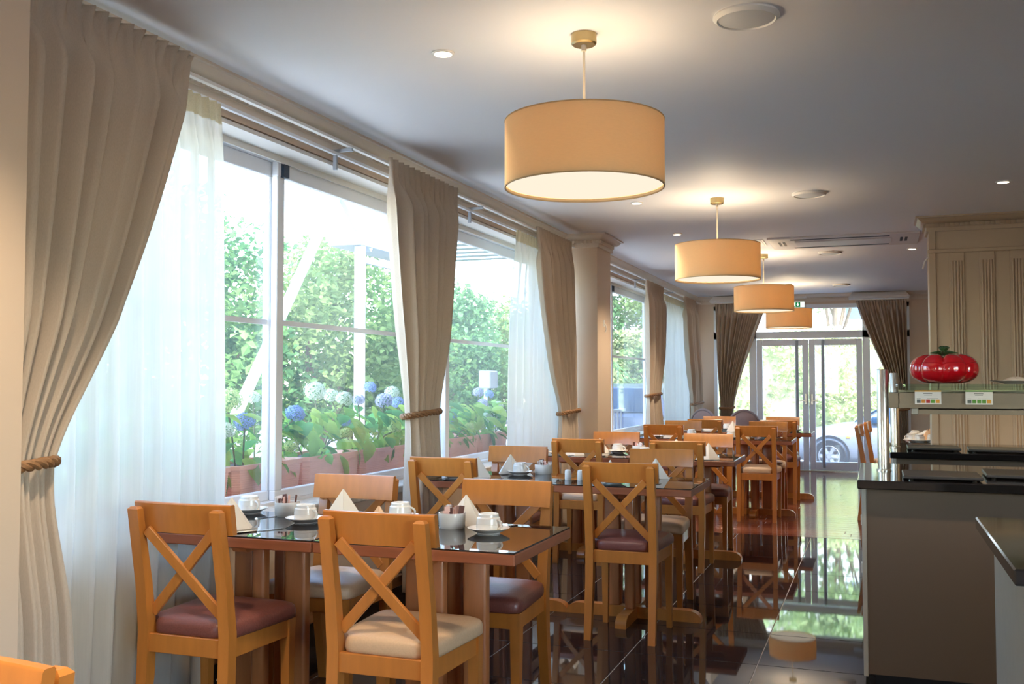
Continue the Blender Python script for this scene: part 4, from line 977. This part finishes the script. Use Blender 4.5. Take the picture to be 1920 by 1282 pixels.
# palm with arching fronds
pt = thing('palm', 'small palm with arching fronds left of the parked hatchback', 'plant', (-5.7, 19.6, GZ))
obj('trunk', MB().lathe([(.12, 0), (.10, 1.1), (.08, 2.2)], 10), M['bark'], pt)
for k in range(13):
    a = 2*PI*k/13+.2; mb = MB(); L = 1.25; V = []
    sp_ = [Vector((math.cos(a)*L*t*.9, math.sin(a)*L*t*.9, 2.2+.75*t-1.25*t*t)) for t in np.linspace(0, 1, 12)]
    mb.tube(sp_, .008, 4)
    for i in range(1, 12):
        p = sp_[i]; side = Vector((-math.sin(a), math.cos(a), 0))
        for s in (-1, 1):
            q = p+side*s*.32*math.sin(PI*i/12.5)+Vector((math.cos(a)*.12, math.sin(a)*.12, -.12)); wv = Vector((math.cos(a), math.sin(a), 0))*.022
            v = [mb.bm.verts.new(c) for c in (p-wv, p+wv, q)]; mb.bm.faces.new(v)
    obj('frond', mb, M['foli'][1], pt, smooth=False)
# hedge beyond the door
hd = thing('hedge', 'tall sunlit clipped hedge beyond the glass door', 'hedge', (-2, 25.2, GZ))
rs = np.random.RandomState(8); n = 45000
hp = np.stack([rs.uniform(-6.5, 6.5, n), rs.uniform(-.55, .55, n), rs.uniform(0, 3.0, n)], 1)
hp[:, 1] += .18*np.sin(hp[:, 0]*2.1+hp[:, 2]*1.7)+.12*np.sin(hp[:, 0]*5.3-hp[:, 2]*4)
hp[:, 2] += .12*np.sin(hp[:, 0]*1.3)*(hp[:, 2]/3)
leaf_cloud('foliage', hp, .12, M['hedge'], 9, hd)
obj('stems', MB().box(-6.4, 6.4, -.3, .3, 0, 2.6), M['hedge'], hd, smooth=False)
# white braced steel frame with a boarded landing outside the window
fs = thing('steel_frame', 'white braced outdoor steel frame carrying a boarded landing', 'steel frame', (-5, 9.1, GZ)); O = Vector((-5, 9.1, GZ))
def V3(x, y, z): return Vector((x, y, z))-O
obj('post', MB().beam(V3(-5, 9.1, GZ), V3(-5, 9.1, 2.72), .09, .09, bev=.006), M['wsteel'], fs)
obj('brace', MB().beam(V3(-5, 6.1, GZ+.3), V3(-5, 8.68, 3.25), .07, .08, bev=.006), M['wsteel'], fs)
obj('brace', MB().beam(V3(-5, 8.55, 3.32), V3(-5, 9.32, 2.72), .07, .12, bev=.006), M['wsteel'], fs)
obj('landing', MB().box(-.32, .05, -.1, 2.0, 2.72-GZ, 2.86-GZ, bev=.005), M['wsteel'], fs)
obj('handrail', MB().beam(V3(-5, 9.0, 3.33), V3(-5, 11.1, 3.33), .06, .06), M['wsteel'], fs)
for k in range(11):
    y = -.02+k*.185; obj('board', MB().box(-.06, -.035, y, y+.172, 2.86-GZ, 4.5-GZ, bev=.004), M['wsteel'], fs)
obj('crossbeam', MB().beam(V3(-5, 9.1, 2.58), V3(-5, 11.0, 2.58), .05, .06), M['wsteel'], fs)
aw = thing('awning', 'pale slatted pergola roof seen beyond the mid-window curtain', 'awning', (-5.2, 12.6, GZ))
for k in range(9): obj('slat', MB().box(-1.4, 1.0, -1.3+k*.32, -1.3+k*.32+.2, 3.25-GZ-.01*k, 3.29-GZ-.01*k, bev=.004), M['wsteel'], aw)
obj('beam', MB().box(.95, 1.03, -1.5, 1.6, 3.10-GZ, 3.25-GZ, bev=.005), M['wsteel'], aw); obj('beam', MB().box(-1.4, -1.32, -1.5, 1.6, 3.10-GZ, 3.25-GZ, bev=.005), M['wsteel'], aw)
for x in (.99,):
    for y in (1.5,): obj('post', MB().box(x-.04, x+.04, y-.04, y+.04, 0, 3.1-GZ, bev=.004), M['wsteel'], aw)
obj('bracket', MB().beam((.99, 1.5, 2.7-GZ), (.99, .95, 3.12-GZ), .05, .05), M['wsteel'], aw)
tag(obj('utility_box', MB().box(-3.60, -3.48, 8.91, 9.12, 1.25, 1.42, bev=.01).box(-3.56, -3.52, 8.94, 8.98, .68, 1.26, bev=.004), M['wsteel']), 'small white box on a post beyond the hydrangeas by the narrow sheer curtain', 'utility box')
# balustrade
rl = thing('railing', 'white vertical bar railing outside beyond the pillar', 'railing', (-3.75, 14, GZ))
obj('top_rail', MB().box(-.03, .03, -4.6, 1.4, .86-GZ, .90-GZ, bev=.004), M['wsteel'], rl); obj('bottom_rail', MB().box(-.02, .02, -4.6, 1.4, .02-GZ, .05-GZ, bev=.004), M['wsteel'], rl)
bm_ = MB().box(-.012, .012, -.025, .025, 0, .86-GZ, bev=.003).mesh('baluster', M['wsteel'])
for k in range(27): link('baluster', bm_, rl, (0, -4.5+k*.22, 0))
# building far beyond the hedge
bl = thing('building', 'white building beyond the hedge seen through the door transom', 'building', (-2, 42, GZ))
obj('wall', MB().box(-12, 12, 0, 6, 0, 9), M['build'], bl, smooth=False)
obj('roof', MB().box(-12.5, 12.5, -.5, 6.5, 9, 9.4), M['build'], bl, smooth=False)
for k in range(8):
    for z in (1.2, 4.2, 6.9):
        wn = obj('window', MB().box(-10.8+k*2.9, -9.5+k*2.9, -.06, 0, z, z+1.4), M['upvc'], bl, smooth=False)
        obj('pane', MB().box(-10.7+k*2.9, -9.6+k*2.9, -.075, -.062, z+.1, z+1.3), M['bglass'], wn, smooth=False)

# ------------------------------------------------------------------ cars
def car(label, paint, loc, rz, L=4.2, hr_=1.42, hatch=False):
    t = thing('car', label, 'car', loc, rz); W = .84
    # side profile stations, nose at -x : (x, z_low, z_belt, half width)
    h0 = hr_-1.42
    st = [(-L/2, .34, .52, .52), (-L/2+.06, .26, .64, .66), (-L/2+.25, .22, .74, .78), (-L/2+.7, .20, .83, .83), (-L/2+1.05, .20, .90, .84), (-L/2+1.35, .20, .93, .84), (0, .20, .95, .845), (.7, .20, .95, .845), (1.2, .21, .96, .84), (L/2-.45, .24, .97, .81), (L/2-.12, .28, .95, .74), (L/2, .36, .86, .62)]
    rings = []
    for x, zl, zb, hw in st:
        zb += h0*.6
        half = [(hw*.86, zl), (hw*.97, zl+.10), (hw, (zl+zb)/2), (hw*.985, zb-.10), (hw*.90, zb-.015), (hw*.6, zb+.025), (0, zb+.04)]
        rings.append([(x, -y, z) for y, z in half]+[(x, y, z) for y, z in half[-2::-1]])
    obj('body', MB().loops(rings), paint, t, ang=50)
    ws, we = (-L/2+1.22, L/2-(.05 if hatch else .55)); zt = hr_; zb0 = .93+h0*.6
    gh = [(ws, zb0, .70), (ws+.38, zb0+(zt-.03-zb0)*.47, .64), (ws+.78, zt-.03, .57), (ws+1.3, zt, .56), (we-.75, zt-.01, .56), (we-.38, zt-.06, .56), (we-.19, zb0+(zt-.06-zb0)*.47, .62), (we, zb0, .68)]
    rings = []
    for x, z, hw in gh:
        b = .74
        rings.append([(x, -b, zb0-.03), (x, -(b-(b-hw)*.1), zb0), (x, -hw-(b-hw)*max(0, 1-(z-zb0)/(zt-zb0)), max(zb0+.002, z-.05)), (x, -hw*.8, z), (x, hw*.8, z), (x, hw+(b-hw)*max(0, 1-(z-zb0)/(zt-zb0)), max(zb0+.002, z-.05)), (x, (b-(b-hw)*.1), zb0), (x, b, zb0-.03)])
    obj('cabin', MB().loops(rings), paint, t, ang=40)
    def side_glass(s, x0, x1, x2, x3, name='window'):
        def yy(z): return s*(.735-(.735-.575)*((z-zb0)/(zt-zb0-.03))+.006)
        z0, z1 = zb0+.03, zt-.10; pts = [(x0, z0), (x3, z0), (x2, z1), (x1, z1)]
        obj(name, MB().loops([[(x, yy(z), z) for x, z in pts], [(x, yy(z)-s*.02, z) for x, z in pts]]), M['carglass'], t, smooth=False)
    for s in (-1, 1):
        side_glass(s, ws+.28, ws+.80, ws+1.18, ws+1.22); side_glass(s, ws+1.30, ws+1.30, we-.72, we-.45)
        obj('mirror', MB().box(ws+.36, ws+.56, s*.78-.09, s*.78+.09, zb0+.02, zb0+.15, bev=.03, seg=2), M['carglass'], t)
        obj('side_lamp', MB().box(-L/2+1.12, -L/2+1.2, s*.842-.006, s*.842+.006, .66, .70, bev=.004), M['orange'], t)
        obj('door_seam', MB().box(ws+.30, ws+.306, s*.843-.004, s*.843+.004, .3, .9).box(ws+1.24, ws+1.246, s*.846-.004, s*.846+.004, .3, .92), M['tyre'], t, smooth=False)
        for x in (-L/2+.80, L/2-.78):
            obj('wheel_arch', MB().lathe([(.345, .0), (.385, .0), (.385, .014), (.345, .014), (.345, 0)], 36, (x, s*.845-.007, .33), False, False, 'y'), M['tyre'], t)
            wv = obj('wheel', MB().lathe([(.19, -.09), (.30, -.10), (.315, -.08), (.315, .08), (.30, .10), (.2, .09)], 36, (x, s*.775, .315), axis='y'), M['tyre'], t)
            rm = MB().lathe([(.0, 0), (.185, 0), (.19, .020*s), (.205, .016*s), (.2, 0)], 30, (x, s*.866, .315), False, False, 'y')
            for k in range(6):
                a = k*PI/3; c = Vector((x, s*.878, .315)); rm.beam(c, c+Vector((.185*math.cos(a), 0, .185*math.sin(a))), .06, .02, up=(0, 1, 0))
            rm.lathe([(.05, -.012), (.05, .016), (0, .016)], 16, (x, s*.884, .315), axis='y')
            obj('rim', rm, M['rim'], wv, ang=30)
            dk = MB()
            for k in range(6):
                a = k*PI/3+PI/6; c = Vector((x, s*.871, .315)); dk.beam(c+Vector((.105*math.cos(a), 0, .105*math.sin(a))), c+Vector((.175*math.cos(a), 0, .175*math.sin(a))), .055, .012, up=(0, 1, 0))
            obj('rim_opening', dk, M['tyre'], wv, smooth=False)
    # front and rear screens
    def screen(a, b, name):
        (xa, za, wa), (xb, zb_, wb) = a, b; n_ = Vector((zb_-za, 0, -(xb-xa))); n_.normalize(); n_ *= (-.012 if xa < xb else .012)
        q = [(xa, -wa, za), (xa, wa, za), (xb, wb, zb_), (xb, -wb, zb_)]
        if n_.z < 0: n_ = -n_
        obj(name, MB().loops([[Vector(p)-n_*.5 for p in q], [Vector(p)+n_ for p in q]]), M['carglass'], t, smooth=False)
    screen((ws+.06, zb0+.05, .62), (ws+.74, zt-.06, .50), 'windscreen'); screen((we-.03, zb0+.04, .60), (we-.36, zt-.09, .50), 'rear_window')
    for s in (-1, 1):
        obj('headlamp', MB().box(-L/2+.03, -L/2+.16, s*.56-.13, s*.56+.13, .58, .70, bev=.02), M['carglass'], t)
        obj('tail_lamp', MB().box(L/2-.10, L/2-.02, s*.60-.10, s*.60+.10, .70, .88, bev=.02), M['tomato'], t)
    obj('bumper', MB().box(-L/2-.03, -L/2+.12, -.66, .66, .36, .48, bev=.03), paint, t); obj('bumper', MB().box(L/2-.14, L/2+.03, -.66, .66, .40, .54, bev=.03), paint, t)
    return t
car('silver saloon car parked outside the far glass door, front wheel showing', M['silver'], (.47, 21.2, GZ+.02), 0, 4.3, 1.42)
car('blue grey hatchback car parked outside beyond the pillar, rear window facing', M['bluecar'], (-4.05, 18.4, GZ+.22), -PI/2-.0, 3.9, 1.52, True)
